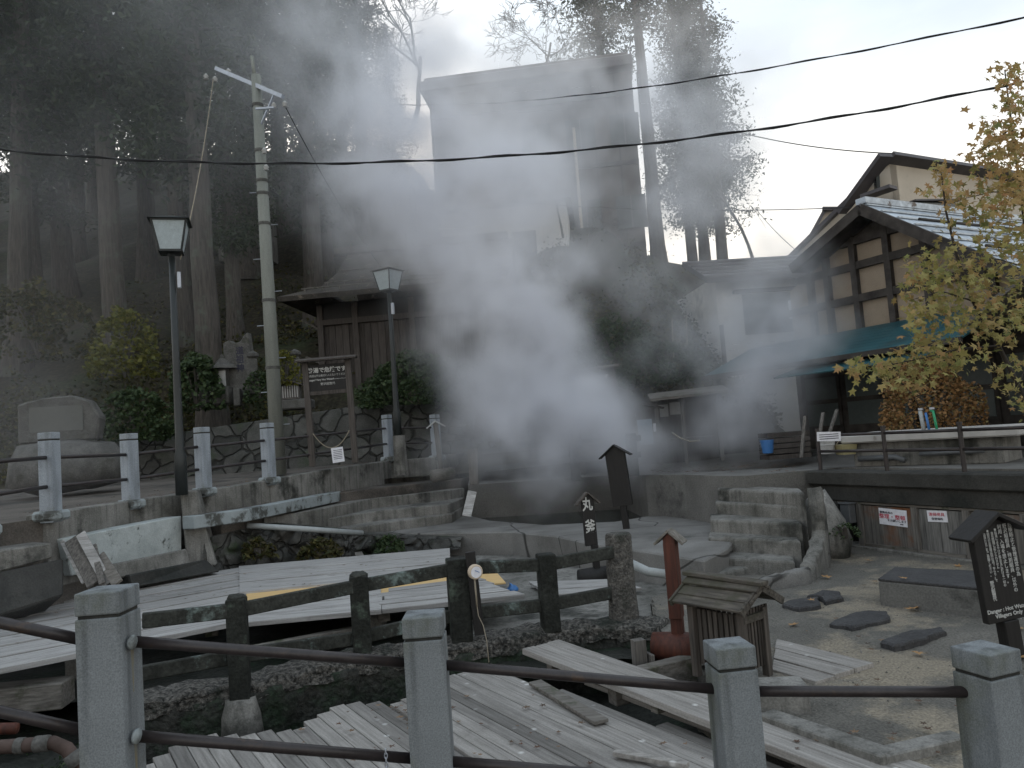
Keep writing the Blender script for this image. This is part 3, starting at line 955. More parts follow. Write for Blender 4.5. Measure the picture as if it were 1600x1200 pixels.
# dark railing on top of that wall
hr = thing('terrace_railing', 'dark two-rail metal railing along the terrace edge above the cupboards', 'railing', (RW0.x, RW0.y, .8), rang)
hp = [along_wall(x, 690) for x in (1268, 1371, 1491)] + [along_wall(1590, 690)]
hp[3] = hp[2] + 1.25
for i, u_ in enumerate(hp):
    MB().tube([(u_, -sgn * .12, -.02), (u_, -sgn * .12, .58)], .028, 12).tube([(u_, -sgn * .12, .575), (u_, -sgn * .12, .60)], .034, 12).build('post', mRail, hr, smooth=False)
for z_ in (.27, .50):
    for a, b in zip(hp, hp[1:]):
        MB().tube([(a, -sgn * .12, z_), (b, -sgn * .12, z_)], .021, 10).build('rail', mRail, hr, smooth=True)

# ================================================================== FOREGROUND RAILING
fence = thing('granite_railing', 'near railing of square grey granite posts and brown pipes', 'railing', (0, 0, 0))
# (pixel column, top pixel, forward distance, yaw)
near = [(168, 918, 2.92, R(2)), (662, 957, 3.26, R(1)), (1138, 1003, 3.24, R(6)), (1538, 1010, 2.98, R(20))]
npos = []
for i, (px, py, y, yw) in enumerate(near):
    p = PY(px, py, y)
    npos.append(p)
    rot = Matrix.Rotation(yw, 3, 'Z')
    sh = MB()
    hh = 1.02
    for (zc, hz, ww) in ((-.097 - (hh - .097) / 2, hh - .097, .165),):
        sh.box((0, 0, zc), (ww, ww, hz), rot)
    po = sh.build('post', mGranite, fence, bevel=.005, seg=2)
    po.location = p
    neck = MB().box((0, 0, -.092), (.148, .148, .022), rot).build('neck', mConcDark, po)
    if i == 0:
        for zr in (npos_rail := (PY(*(190, 1001, 2.92)).z - p.z, PY(*(190, 1148, 2.92)).z - p.z)):
            q_ = MB().hull8([(.0826, -.004, zr - .19), (.0829, -.004, zr - .19), (.0829, .003, zr - .19), (.0826, .003, zr - .19)], [(.0826, -.014, zr - .02), (.0831, -.014, zr - .02), (.0831, .012, zr - .02), (.0826, .012, zr - .02)])
            q_.v = [tuple(rot @ Vector(v_)) for v_ in q_.v]
            q_.build('rust_streak', mRustStain, po)
    cap = MB().box((0, 0, -.044), (.165, .165, .082), rot).build('cap', mGranite, po, bevel=.006, seg=2)


def rail_pt(px, py, y):
    return PY(px, py, y)


def pipe(p0, p1, r=.0215, ring0=False, ring1=False):
    ro = MB().tube([p0, p1], r, 18).build('rail', mRail, fence, smooth=True)
    return ro


ups = [(190, 1001, 2.92), (655, 1037, 3.26), (660, 1036, 3.26), (1135, 1078, 3.24), (1140, 1080, 3.24), (1530, 1081, 2.98)]
los = [(190, 1148, 2.92), (655, 1186, 3.26), (660, 1186, 3.26), (1135, 1226, 3.24), (1140, 1228, 3.24), (1530, 1236, 2.98)]
for rw_ in (ups, los):
    for k in (0, 2, 4):
        pipe(PY(*rw_[k]), PY(*rw_[k + 1]))
pl = Vector((-3.1, 2.72, npos[0].z + .28))
pipe(PY(150, 1004, 2.92), PY(-70, 958, 2.82))
pipe(PY(150, 1146, 2.92), PY(-70, 1096, 2.82))
post_l = MB().box((0, 0, -.5), (.165, .165, 1.0)).build('post', mGranite, fence, bevel=.005)
post_l.location = PY(-95, 868, 2.82)
for (px, py, y) in ((207, 1003, 2.83), (214, 1150, 2.83)):     # mortar collars round the pipes
    c = PY(px, py, y + .06)
    MB().tube([c + Vector((-.006, 0, 0)), c + Vector((.005, -.001, -.001))], .0265, 14).build('collar', mCurb, fence, smooth=True)
# rails seated in the posts leave a rusty streak
ch = thing('chain', 'short galvanised chain hanging from the lower pipe of the near railing', 'chain', PY(605, 1182, 3.2))
cm = MB()
for i in range(9):
    zz = .03 - i * .017
    an = 0 if i % 2 else math.pi / 2
    pts = [Vector((math.cos(t) * .006 * math.cos(an), math.cos(t) * .006 * math.sin(an) - .026, zz + math.sin(t) * .012)) for t in [2 * math.pi * k / 10 for k in range(11)]]
    cm.tube(pts, .0022, 5)
cm.build('links', mGalv, ch)

# rusty service pipe at the bottom left corner
rp_ = thing('service_pipe', 'rusty wrapped water pipe bending down at the bottom left corner', 'pipe', (0, 0, 0))
pp = [PY(-60, 1172, 4.1), PY(20, 1166, 4.1), PY(84, 1161, 4.12), PY(104, 1170, 4.12), PY(117, 1187, 4.12), PY(136, 1216, 4.15)]
MB().tube(pp, .036, 14).build('pipe_run', mRust, rp_, smooth=True)
for a, b in ((PY(26, 1166, 4.1), PY(38, 1165, 4.1)), (PY(56, 1163, 4.1), PY(76, 1161, 4.1)), (PY(110, 1178, 4.12), PY(122, 1195, 4.12))):
    MB().tube([a, b], .041, 14)      .build('wrap', mTomb, rp_, smooth=True)
MB().tube([PY(-60, 1140, 4.3), PY(26, 1138, 4.3)], .03, 12).build('side_pipe', mRedWood, rp_, smooth=True)

# ================================================================== FOREGROUND WOODEN DECK
_d = ray(50, 735)
U = Vector((_d.x, _d.y, 0)).normalized()
V = Vector((-U.y, U.x, 0)) * -1
DZ = -.35
dang = math.atan2(U.y, U.x)
O0 = PZ(700, 1160, DZ)


def uv(p):
    q = Vector((p[0] - O0.x, p[1] - O0.y, 0))
    return q.dot(U), q.dot(V)


far_line = [uv(PZ(x, y, DZ)) for x, y in [(150, 1215), (232, 1190), (300, 1150), (362, 1146), (452, 1142), (520, 1104), (560, 1094), (610, 1098), (640, 1085), (700, 1056), (760, 1040), (812, 1024), (880, 1046), (950, 1066), (1004, 1086), (1060, 1072), (1130, 1080), (1262, 1200)]]
far_line.sort(key=lambda t: t[1])


def far_u(v):
    if v <= far_line[0][1]:
        return far_line[0][0]
    for a, b in zip(far_line, far_line[1:]):
        if a[1] <= v <= b[1]:
            k = (v - a[1]) / max(b[1] - a[1], 1e-6)
            return a[0] + (b[0] - a[0]) * k
    return far_line[-1][0]


# The deck is nailed together in separate covers; each cover is one thing
def board_cover(name, label, v0, v1, pw, ufn, u0, z, th, mat, group=None, tilt=0.0, gap=.006, jit=.05, loc=None):
    t_ = thing(name, label, 'deck cover', (O0.x, O0.y, z), dang, group)
    m_ = MB()
    n = max(1, round((v1 - v0) / pw))
    for i in range(n):
        a, b = v0 + (v1 - v0) * i / n, v0 + (v1 - v0) * (i + 1) / n
        ue = ufn((a + b) / 2) + rnd.uniform(-jit, jit)
        if ue - u0 < .1:
            continue
        dz = rnd.uniform(-.004, .004)
        # local frame: X along the boards, Y to their left, so v runs to -Y
        segs = 3
        ya, yb_ = -(a + gap / 2), -(b - gap / 2)
        cy = (ya + yb_) / 2
        m_.box(((ue + u0) / 2, cy, -th / 2 + dz), (ue - u0, abs(yb_ - ya), th), Matrix.Rotation(rnd.uniform(-.004, .004), 3, 'X'))
    o_ = m_.build('boards', mat, t_, bevel=.003)
    k_ = MB()
    for uu in (u0 + .5, u0 + 1.6):
        k_.box((uu, -(v0 + v1) / 2, -th - .04), (.08, v1 - v0 - .1, .07))
    return t_, o_


vmin, vmax = far_line[0][1], far_line[-1][1]
cuts = [vmin, -.62, .0, .74, vmax]
labs = ['left end of the near grey plank deck, jagged edge by the pit', 'near deck planks strewn with red leaves around the middle granite post', 'near deck planks in the middle lying beside the raised plank', 'near deck planks to the right under the raised plank']
print('deck v', vmin, vmax)
for i in range(4):
    board_cover('deck_cover', labs[i], cuts[i] + .004, cuts[i + 1] - .004, .112, far_u, -3.0, DZ - (.012 if i % 2 else 0), .034, mDeck, 'plank covers of the near deck')

# raised pair of planks lying on top
e0, e1 = uv(PZ(803, 1010, -.2)), uv(PZ(884, 1003, -.2))
n0 = uv(PZ(1080, 1170, -.29))
t_ = thing('raised_planks', 'thick raised pair of pale planks lying across the near deck', 'plank', (O0.x, O0.y, -.235), dang)
ve0 = e0[1]
m_ = MB()
for a, b in ((0, .125), (.13, .262), (.267, .39)):
    m_.box(((e0[0] - 3.2) / 2 - .12 + rnd.uniform(-.02, .02), -(ve0 + (a + b) / 2), .0), (e0[0] + 3.2, b - a, .05))
o_ = m_.build('boards', mDeck, t_, bevel=.004)
t_.rotation_euler = (0, R(-.9), dang)
ss = MB()
for uu in (e0[0] - .5, -.6, -2.0):
    MB().box((uu, -(ve0 + .2), -.05), (.07, .36, .05)).build('batten', mGreyWood, t_)
# loose stick and slat on the deck
m_ = MB().beam(PZ(960, 1176, DZ + .03), PZ(1075, 1196, DZ + .03), .05, .03)
tag(m_.build('broken_batten', mDeck, bevel=.003), 'short broken slat lying on the near deck at the bottom', 'slat')
m_ = MB().beam(PZ(836, 1066, DZ + .02), PZ(940, 1128, DZ + .015), .11, .025)
tag(m_.build('loose_board', mGreyWood, bevel=.003), 'dark worn board lying in the shade of the raised plank', 'board')
# beam and end blocks behind the right part of the deck
m_ = MB().beam(PZ(955, 1078, -.33), PZ(1112, 1038, -.31), .12, .22)
tag(m_.build('timber_beam', mGreyWood, bevel=.006), 'weathered timber beam closing the right end of the near deck', 'beam')
m_ = MB().box(PZ(1000, 1036, -.25) + Vector((0, 0, .06)), (.10, .08, .25), Matrix.Rotation(.3, 3, 'Z'))
m_.box(PZ(1000, 1036, -.25) + Vector((.07, .04, .02)), (.03, .2, .1), Matrix.Rotation(.3, 3, 'Z'))
tag(m_.build('timber_stub', mGreyWoodV, bevel=.004), 'short upright timber stub left of the red-brown log', 'timber stub')
m_ = MB()
q0, q1 = PZ(1198, 1128, -.26), PZ(1392, 1196, -.26)
m_.beam(q0 + Vector((0, 0, 0)), q1, .14, .13)
tag(m_.build('kerb_beam', mConc, bevel=.008), 'narrow dark edged kerb beam along the right side of the near deck', 'kerb')
m_ = MB().beam(PZ(1372, 1190, -.25), PZ(1500, 1160, -.25), .12, .1)
tag(m_.build('kerb_beam', mConc, bevel=.008), 'pale kerb beam running across the gravel by the fourth post', 'kerb')
m_ = MB().box(PZ(1232, 1122, -.25) + Vector((.0, .16, .07)), (.34, .22, .2), Matrix.Rotation(-.1, 3, 'Z'))
tag(m_.build('concrete_block', mConc, bevel=.01), 'low concrete block behind the pipe to the right of third post', 'block')
m_ = MB().box(PZ(205, 1100, -.35) + Vector((-1.7, .3, .02)), (1.9, .26, .22), Matrix.Rotation(.12, 3, 'Z'))
tag(m_.build('timber_sill', mGreyWood, bevel=.01), 'long grey timber sill on the ground left of the first granite post', 'timber sill')
m_ = MB().box(PZ(120, 1050, -.3) + Vector((0, 0, .09)), (.16, .16, .3), Matrix.Rotation(.2, 3, 'Z'))
tag(m_.build('concrete_stub', mConc, bevel=.02), 'short round-topped concrete stub beside the first granite post', 'stub')

# ================================================================== FAR POOL COVER DECK
CZ = 0.0


def cover_quad(name, label, quad, n, mat, th=.05, z=CZ, group='pale plank covers over the left pool', jit=.008):
    """quad of world points: near-left, near-right, far-right, far-left; boards run left to right."""
    a, b, c, d = [Vector((p[0], p[1], 0)) for p in quad]
    xa = (b - a).normalized()
    ang = math.atan2(xa.y, xa.x)
    t_ = thing(name, label, 'deck cover', (a.x, a.y, z), ang, group)
    inv = Matrix.Rotation(-ang, 3, 'Z')
    la, lb, lc, ld = [inv @ (p - a) for p in (a, b, c, d)]
    m_ = MB()
    for i in range(n):
        k0, k1 = i / n + .012, (i + 1) / n - .012
        p = [la.lerp(ld, k0), lb.lerp(lc, k0), lb.lerp(lc, k1), la.lerp(ld, k1)]
        z_ = rnd.uniform(-.004, .004)
        jl, jr = rnd.uniform(-jit, jit), rnd.uniform(-jit, jit)
        p[0].x += jl
        p[3].x += jl
        p[1].x += jr
        p[2].x += jr
        m_.hull8([(q.x, q.y, -th + z_) for q in p], [(q.x, q.y, z_) for q in p])
    m_.build('boards', mat, t_, bevel=.003)
    return t_


Z = lambda x, y: PZ(x, y, CZ)
cover_quad('pool_cover', 'far pale plank cover by the rock bank, wide boards', [Z(374, 926), Z(704, 893), Z(702, 856), Z(374, 884)], 3, mDeckPale)
cover_quad('pool_cover', 'left weathered plank cover reaching out of the picture', [Z(-90, 1062), Z(379, 969), Z(379, 884), Z(-90, 962)], 7, mDeckPale, z=CZ - .012)
cover_quad('pool_cover', 'front pale plank cover behind the dark timber fence', [Z(380, 972), Z(596, 952), Z(596, 918), Z(384, 944)], 3, mDeckPale)
cover_quad('pool_cover', 'frayed plank cover to the right of the dial thermometer', [Z(600, 951), Z(826, 927), Z(742, 902), Z(600, 920)], 5, mDeckPale, jit=.07)
cover_quad('pool_cover', 'narrow white plank cover beside the pitted granite post', [PZ(858, 929, -.25), PZ(1004, 918, -.25), PZ(962, 904, -.25), PZ(826, 908, -.25)], 3, mDeckPale, .035, -.25)
t_ = cover_quad('plywood_sheet', 'fresh yellow plywood sheet between the pale plank covers', [PZ(384, 952, CZ - .04), PZ(790, 912, CZ - .04), PZ(774, 894, CZ - .04), PZ(384, 918, CZ - .04)], 1, mPly, .02, CZ - .03, None)
# joists that carry the covers
for k, (x0, y0_, x1, y1_) in enumerate([(330, 985, 360, 888), (600, 962, 560, 868)]):
    m_ = MB().beam(PZ(x0, y0_, CZ - .11), PZ(x1, y1_, CZ - .11), .12, .12)
    tag(m_.build('joist', mGreyWood), ['grey joist under the left end of the pool covers', 'grey joist under the middle of the pool covers'][k], 'joist')
m_ = MB().beam(PZ(228, 1050, -.24), PZ(560, 986, -.24), .10, .10)
tag(m_.build('edge_timber', mGreyWood, bevel=.005), 'long weathered edge timber below the pool cover behind fence', 'timber')
m_ = MB().box(PZ(590, 972, -.25) + Vector((0, 0, .03)), (.16, .2, .18))
tag(m_.build('concrete_pad', mConc, bevel=.02), 'small concrete pad under the pool cover between two dark posts', 'pad')
m_ = MB().box(PZ(800, 935, -.3) + Vector((0, 0, .05)), (.14, .2, .06), Matrix.Rotation(.4, 3, 'Z'))
m_.hull8([(x, y, 0) for x, y in ((-.05, 0), (.05, 0), (.05, .02), (-.05, .02))], [(x, y, .08) for x, y in ((-.01, .05), (.06, .06), (.06, .08), (-.01, .07))])
blue = thing('blue_rag', 'crumpled blue cloth on the block behind the dark fence', 'cloth', PZ(800, 922, -.25))
m_ = MB()
m_.lathe([(.01, .0), (.09, .005), (.07, .03), (.03, .055), (.015, .09)], (0, 0, 0), 14)
m_.rough(.03, 14, 3)
m_.build('cloth', mBlue, blue, smooth=True)

# bundle of old planks leaning at the left, and a white basin
for k, (x0, y0_, x1, y1_, ww, mt_) in enumerate([(97, 846, 131, 910, .05, mDeckPale), (112, 842, 148, 912, .17, mGreyWoodV), (126, 834, 168, 912, .11, mDeckPale), (146, 852, 160, 912, .07, mGreyWoodV), (156, 868, 184, 912, .12, mGreyWood)]):
    p0, p1 = PY(x0, y0_, 9.35 - .05 * k), PY(x1, y1_, 8.95 - .06 * k)
    m_ = MB().beam(p1, p0, ww, .03, Vector((.2, -1, .3)).normalized())
    tag(m_.build('leaning_board', mt_, bevel=.004), ['thin white edged board leaning leftmost in the bundle by the painted wall', 'broad dark board second from left in the leaning bundle', 'pale long board in the leaning bundle against the painted wall', 'narrow stake in the middle of the leaning bundle', 'short grey board at the right of the leaning board bundle'][k], 'board')
bs = MB()
bs.lathe([(.06, 0), (.085, .1), (.09, .13), (.08, .14), (.02, .145)], PZ(202, 907, .0), 16)
tag(bs.build('plastic_tub', mWhitePlastic, smooth=False, bevel=.005), 'upturned white plastic tub beside the leaning boards', 'tub')
m_ = MB().beam(PZ(-40, 945, .05), PZ(48, 932, .05), .3, .12)
tag(m_.build('stone_slab', mCurb, bevel=.02), 'pale stone slab at the far left above the pool cover', 'slab')

# ================================================================== DARK TIMBER FENCE ON THE ROUGH WALL
tf = thing('timber_fence', 'low mossy dark timber fence on the rough pebbly wall', 'fence', (0, 0, 0))
fp = [(372, 934, 1108, 6.35, .155), (563, 899, 1022, 6.95, .165), (716, 872, 1004, 7.12, .19), (855, 865, 980, 7.3, .165)]
fpos = []
for i, (px, yt, yb_, y, wd) in enumerate(fp):
    top = PY(px - 3, yt, y)
    bot = PY(px + 4, yb_, y)
    bot.x, bot.y = top.x, top.y
    fpos.append(top)
    m_ = MB().box(((top.x), top.y, (top.z + bot.z) / 2 - .02), (wd, wd, top.z - bot.z + .04), Matrix.Rotation(.2, 3, 'Z'))
    po = m_.build('post', mMossy, tf, bevel=.014, seg=2)
    if i in (0, 1):
        k_ = MB()
        k_.lathe([(wd * .5, 0), (wd * .5, .012), (wd * .3, .03), (.02, .036)], (top.x, top.y, top.z - .004), 10)
        k_.rough(.018, 18, i)
        k_.build('moss_cap', mMossyRail, po, smooth=True)
foot = MB()
foot.lathe([(.17, 0), (.15, .2), (.125, .30), (.115, .34)], (fpos[0].x, fpos[0].y, -.66), 14)
foot.rough(.012, 8, 4)
foot.build('footing', mConc, tf, smooth=True)
# two rails: upper and lower, run between posts
upr = [(222, 970, 6.0), (372, 953, 6.33), (563, 915, 6.93), (716, 888, 7.1), (855, 886, 7.28), (960, 862, 7.42)]
lor = [(222, 1052, 6.1), (372, 1025, 6.4), (563, 996, 6.98), (716, 960, 7.16), (855, 945, 7.3), (962, 925, 7.46)]
upr[4] = (855, 882, 7.28)
for nm, rl in (('rail', upr), ('rail', lor)):
    for a, b in zip(rl, rl[1:]):
        MB().beam(PY(*a), PY(*b), .06, .115).build(nm, mMossyRail, tf, bevel=.008)
gp = MB()
pt, pbm = PY(962, 829, 7.45), PY(972, 972, 7.45)
gp.lathe([(.145, 0), (.15, .03), (.138, .25), (.132, .5), (.128, pt.z - pbm.z - .03), (.118, pt.z - pbm.z), (.02, pt.z - pbm.z + .004)], (pt.x + .02, 7.5, pbm.z - .03), 10)
gp.rough(.012, 7, 3)
gpo = gp.build('post', mRoughPost, tf, smooth=False, bevel=.01)
gpo['label'] = 'pitted granite end post'
# dial thermometer tied to a slim post
th = thing('thermometer', 'round cream dial thermometer with wire on a dark slim stake', 'thermometer', PY(741, 893, 6.92))
sk = MB().box((-.015, .11, -.21), (.09, .05, .74), Matrix.Rotation(-.05, 3, 'Y')).build('stake', mDarkWood, th, bevel=.004)
rot_d = Matrix.Rotation(R(25), 3, 'Z')
m_ = MB()
m_.lathe([(.055, 0), (.066, .006), (.066, .038), (.058, .046)], (0, 0, 0), 24)
m_.v = [tuple(rot_d @ Vector((x, -z, y))) for x, y, z in m_.v]
m_.build('case', mGauge, th, smooth=False)
m_ = MB()
m_.lathe([(.02, .0), (.05, 0.001)], (0, 0, .047), 24)
m_.v = [tuple(rot_d @ Vector((x, -z, y))) for x, y, z in m_.v]
dial = m_.build('dial', mWhite, th)
m_ = MB().box((.008, -.051, .006), (.045, .003, .005), Matrix.Rotation(.5, 3, 'Y'))
m_.v = [tuple(rot_d @ Vector(p)) for p in m_.v]
m_.build('needle', mBlue, th)
wp = [Vector((.0, -.02, -.06)), Vector((.006, -.03, -.3)), Vector((.012, -.03, -.38)), Vector((.05, -.06, -.46)), Vector((.075, -.12, -.58)), Vector((.085, -.2, -.74))]
MB().tube(wp[:2], .008, 8).tube(wp, .0045, 6).build('wire', mRope, th, smooth=True)


# ================================================================== ROOFED SIGN BOARDS
def roof_sign(name, label, base, zt, bw, bt, zb, yaw, mat, roofmat, lean=(0, 0), pw=.06, rw_=.1, rdep=.13, pitch=40, post_side=0.0, zground=None, rth=.02, cat='sign', peak=True, back=False):
    """Board from zb to zt under a little gable roof, on a post standing on base."""
    t_ = thing(name, label, cat, base, yaw, tilt=lean)
    h = zt - zb
    bo = MB()
    hw = bw / 2
    pk = hw * math.tan(R(pitch)) if peak else 0
    bo.add([(-hw, -bt / 2, zb), (hw, -bt / 2, zb), (hw, -bt / 2, zt), (0, -bt / 2, zt + pk), (-hw, -bt / 2, zt),
            (-hw, bt / 2, zb), (hw, bt / 2, zb), (hw, bt / 2, zt), (0, bt / 2, zt + pk), (-hw, bt / 2, zt)],
           [(0, 1, 2, 3, 4), (9, 8, 7, 6, 5), (0, 5, 6, 1), (1, 6, 7, 2), (2, 7, 8, 3), (3, 8, 9, 4), (4, 9, 5, 0)])
    bo.build('board', mat, t_, bevel=.004)
    rf = MB()
    c, s_ = math.cos(R(pitch)), math.sin(R(pitch))
    ln = (hw + rw_) / c
    for sd_ in (-1, 1):
        rot = Matrix.Rotation(sd_ * R(pitch), 3, 'Y')
        ctr = Vector((sd_ * (hw + rw_) / 2, 0, zt + pk - (hw + rw_) * math.tan(R(pitch)) / 2)) + rot @ Vector((0, 0, rth / 2 + .004))
        ext = rth * .9 if sd_ < 0 else 0
        rf.box(ctr + rot @ Vector((ext / 2, 0, 0)), (ln + ext, rdep, rth), rot)
    rf.build('roof', roofmat, t_, bevel=.003)
    MB().box((post_side, bt / 2 + pw * .3 if back else 0, zb / 2 - .02), (pw, pw * .8, zb + .04)).build('post', mat, t_, bevel=.004)
    return t_


# tall black board sign in front of the steam
b0 = PZ(979, 826, .05)
y = b0.y
sg = roof_sign('sign_board', 'tall blank black roofed sign board standing before the steam', b0, 1.19, .31, .11, .36, R(-18), mDarkWood, mDarkWood, lean=(0, R(-4)), pw=.10, rw_=.09, rdep=.2, pitch=36)
# small board with two brush characters on a log foot
b0 = PZ(929, 902, -.28)
sg = roof_sign('sign_board', 'small black roofed sign with two white brush characters', b0, 1.0, .165, .05, .41, R(10), mDarkWood, mBrownWood, lean=(0, R(-1.0)), pw=.085, rw_=.065, rdep=.12, pitch=44, post_side=.04)
text('丸', .185, mWhiteInk, sg, (-.012, -.031, 1.03), sx=.75, bold=.004)
text('釜', .185, mWhiteInk, sg, (-.0, -.031, .74), sx=.75, bold=.004)
lg = MB()
lg.lathe([(.12, -.2), (.13, 0), (.12, .2)], (0, 0, 0), 16)
lg.v = [(z, y_, x) for x, y_, z in lg.v]
o_ = lg.build('log_foot', mDarkWood, sg, smooth=True)
o_.location = (.0, .02, .0)
# red-brown plain sign
b0 = PZ(1062, 1016, -.2)
sg = roof_sign('sign_board', 'red-brown blank roofed sign on a red-brown log', b0, .90, .095, .12, .3, R(-24), mRedWood, mGreyWood, pw=.095, rw_=.06, rdep=.17, pitch=42, post_side=-.0)
MB().box((.0, -.0, .56), (.097, .125, .60)).build('face_board', mRedWood, sg, bevel=.003)
lg = MB()
lg.lathe([(.02, -.232), (.115, -.23), (.125, 0), (.115, .23), (.02, .232)], (0, 0, 0), 20)
lg.v = [(z, y_, x) for x, y_, z in lg.v]
o_ = lg.build('log_foot', mRedWood, sg, smooth=True)
o_.location = (.02, .0, .02)
o_.rotation_euler = (0, 0, R(0))
# brown board in the mist
b0 = PZ(992, 738, .75)
sg = roof_sign('sign_board', 'dim brown roofed sign board in the mist behind the pool', b0, 1.15, .34, .08, .52, R(-6), mBrownWood, mBrownWood, lean=(0, R(-3)), pw=.09, rw_=.09, rdep=.16, pitch=30)
# thin roofed stake on a log by the left road
b0 = PY(690, 742, 15.3)
sg = roof_sign('sign_stake', 'slim grey roofed stake on a round log by the left railing', b0, 1.02, .10, .07, .3, R(5), mGreyWoodV, mWhitePlastic, lean=(0, R(-3)), pw=.085, rw_=.13, rdep=.14, pitch=34, rth=.025)
lg = MB()
lg.lathe([(.02, -.232), (.125, -.23), (.125, .23), (.02, .232)], (0, 0, 0), 18)
lg.v = [(z, y_, x) for x, y_, z in lg.v]
o_ = lg.build('log_foot', mGreyWood, sg, smooth=True)
o_.location = (.02, 0, -.0)
o_.rotation_euler = (0, 0, R(35))

# big black notice at the right
b0 = PZ(1566, 1035, -.25)
zt_ = 1.20
sg = roof_sign('notice_board', 'black roofed notice board full of white writing, leaning at right', PY(1583, 1022, 5.7), .90, .35, .06, .25, R(10), mDarkWood, mDarkWood, lean=(R(0), R(-4.5)), pw=.12, rw_=.075, rdep=.22, pitch=31, rth=.027)
cols = [('危険防止と管理運営の為', .046, .155), ('野沢組組員、特別組員、以外の', .046, .105), ('利用・入場を禁止します。', .046, .055), ('●転落によるやけど等お互に於ける一切の', .031, .012),
        ('　責任問題に応じられません。', .031, -.022), ('●観光のお客様は別の湯『ゆらり』で', .031, -.060), ('　温泉たまごをご体験ください。', .031, -.094)]
for (s_, sz, x_) in cols:
    text('\n'.join(s_), sz * .8, mWhiteInk, sg, (x_ * .88, -.0325, .935 if sz > .04 else .915), line=.97 if sz > .04 else .9, sx=.92)
text('\n'.join('野沢組惣代'), .032, mWhiteInk, sg, (-.092, -.0325, .55), line=.9, bold=.0004)
text('Danger : Hot Water!\nVillagers Only', .040, mWhiteInk, sg, (.0, -.0325, .355), line=1.0, bold=.0006)


# two-post roofed notice boards
def gate_notice(label, base, W_, H_, yaw, lean, roofmat):
    t_ = thing('notice_board', label, 'notice board', base, yaw, tilt=lean)
    for sd_ in (-1, 1):
        MB().box((sd_ * W_ / 2, 0, H_ / 2), (.11, .11, H_)).build('post', mBrownWood, t_, bevel=.006)
        MB().box((sd_ * W_ / 2, .12, .45), (.08, .08, .9), Matrix.Rotation(-.12, 3, 'X')).build('brace', mBrownWood, t_)
    MB().box((0, 0, H_ - .33), (W_ - .11, .03, .5)).build('panel', mDarkWood, t_)
    MB().box((0, 0, H_ - .62), (W_ - .11, .07, .07)).build('cross_rail', mBrownWood, t_)
    MB().box((0, -.07, H_ + .02), (W_ + .34, .26, .03), Matrix.Rotation(R(14), 3, 'X')).box((0, .10, H_ + .035), (W_ + .34, .14, .03), Matrix.Rotation(R(-14), 3, 'X')).build('roof', roofmat, t_)
    y_ = -.0165
    text('熱湯で危険です', .105, mWhiteInk, t_, (0, y_, H_ - .14), bold=.003)
    text('柵周囲以外は絶対に入らないでください', .05, mWhiteInk, t_, (0, y_, H_ - .27), sx=.84)
    text('Danger! Very Hot Water!', .052, mWhiteInk, t_, (-.13, y_, H_ - .345), sx=.9, bold=.001)
    text('Please keep out of this area', .026, mWhiteInk, t_, (.23, y_, H_ - .36), sx=.8)
    text('野沢組惣代', .055, mWhiteInk, t_, (0, y_, H_ - .43))
    return t_


b0 = PY(522, 726, 14.6)
gn = gate_notice('brown two-post notice board with a rope and paper, beside the pole', b0, .80, 2.0, R(4), (0, R(-1)), mBrownWood)
ropep = [Vector((-.34 + .68 * i / 12, -.06, .62 - .30 * (1 - ((i - 6) / 6) ** 2))) for i in range(13)]
rpo = tag(MB().tube(ropep, .010, 6).build('rope', mRope, None, smooth=True), 'pale rope slung between the posts of the left notice board', 'rope')
rpo.location = b0
rpo.rotation_euler = (0, R(-1), R(4))
pn = thing('paper_sheet', 'white printed sheet hanging from the rope of left notice board', 'paper notice', b0 + Vector((.1, -.08, .18)), R(10))
MB().box((0, 0, 0), (.22, .004, .28), Matrix.Rotation(-.08, 3, 'Y')).build('sheet', mWhite, pn)
for i in range(6):
    MB().box((0.0, -.003, .09 - i * .032), (.16, .002, .010), Matrix.Rotation(-.08, 3, 'Y')).build('printed_line', mInk, pn)
b0 = PZ(950, 742, .68)
gn2 = gate_notice('hazy two-post notice board with pale roof edge in the steam', b0 + Vector((0, .6, 0)), .92, 2.28, R(-8), (0, R(-3)), mGreyWood)

# dark fence behind the pool
bf = thing('timber_fence', 'dark timber fence half lost in the steam behind the pool', 'fence', (0, 0, 0))
fpts = [(758, 757, 14.3), (900, 748, 15.8), (990, 740, 14.6)]
for (x, yb_, y) in fpts[1:]:
    p = PY(x, yb_, y)
    MB().box((p.x, p.y, p.z + .36), (.19, .19, .8)).build('post', mMossy, bf, bevel=.012)
for (ya, yb_) in ((694, 690), (722, 716)):
    for a, b in (((752, ya + 12, 15.8), (900, yb_ + 1, 15.75)), ((900, yb_ + 2, 15.75), (1000, yb_ - 6, 14.6))):
        MB().beam(PY(*a), PY(*b), .07, .11).build('rail', mMossyRail, bf, bevel=.006)
p = PY(741, 757, 14.4)
tag(MB().beam(p, PY(738, 701, 14.4), .17, .1, Vector((0, -1, 0))).build('stake', mGreyWoodV, bevel=.006), 'pale grey timber stake at the left corner of the pool', 'stake')
p0, p1 = PY(729, 807, 13.6), PY(738, 768, 14.0)
tag(MB().beam(p0, p1, .16, .03, Vector((0, -1, 0))).build('leaning_board', mDeckPale, bevel=.004), 'short white board propped against rocks left of the pool', 'board')
g = MB()
gl = [PY(386, 821, 12.0), PY(480, 827, 12.2), PY(566, 833, 12.9)]
tag(MB().tube(gl, .045, 12).build('gutter_pipe', mPVC, smooth=True), 'grey plastic pipe lying on top of the rock bank', 'pipe')
tag(MB().tube([PY(985, 880, 8.8), PY(1012, 893, 8.7), PY(1040, 897, 8.7)], .05, 12).build('drain_pipe', mPVC, smooth=True), 'short plastic drain pipe behind the pitted granite post', 'pipe')

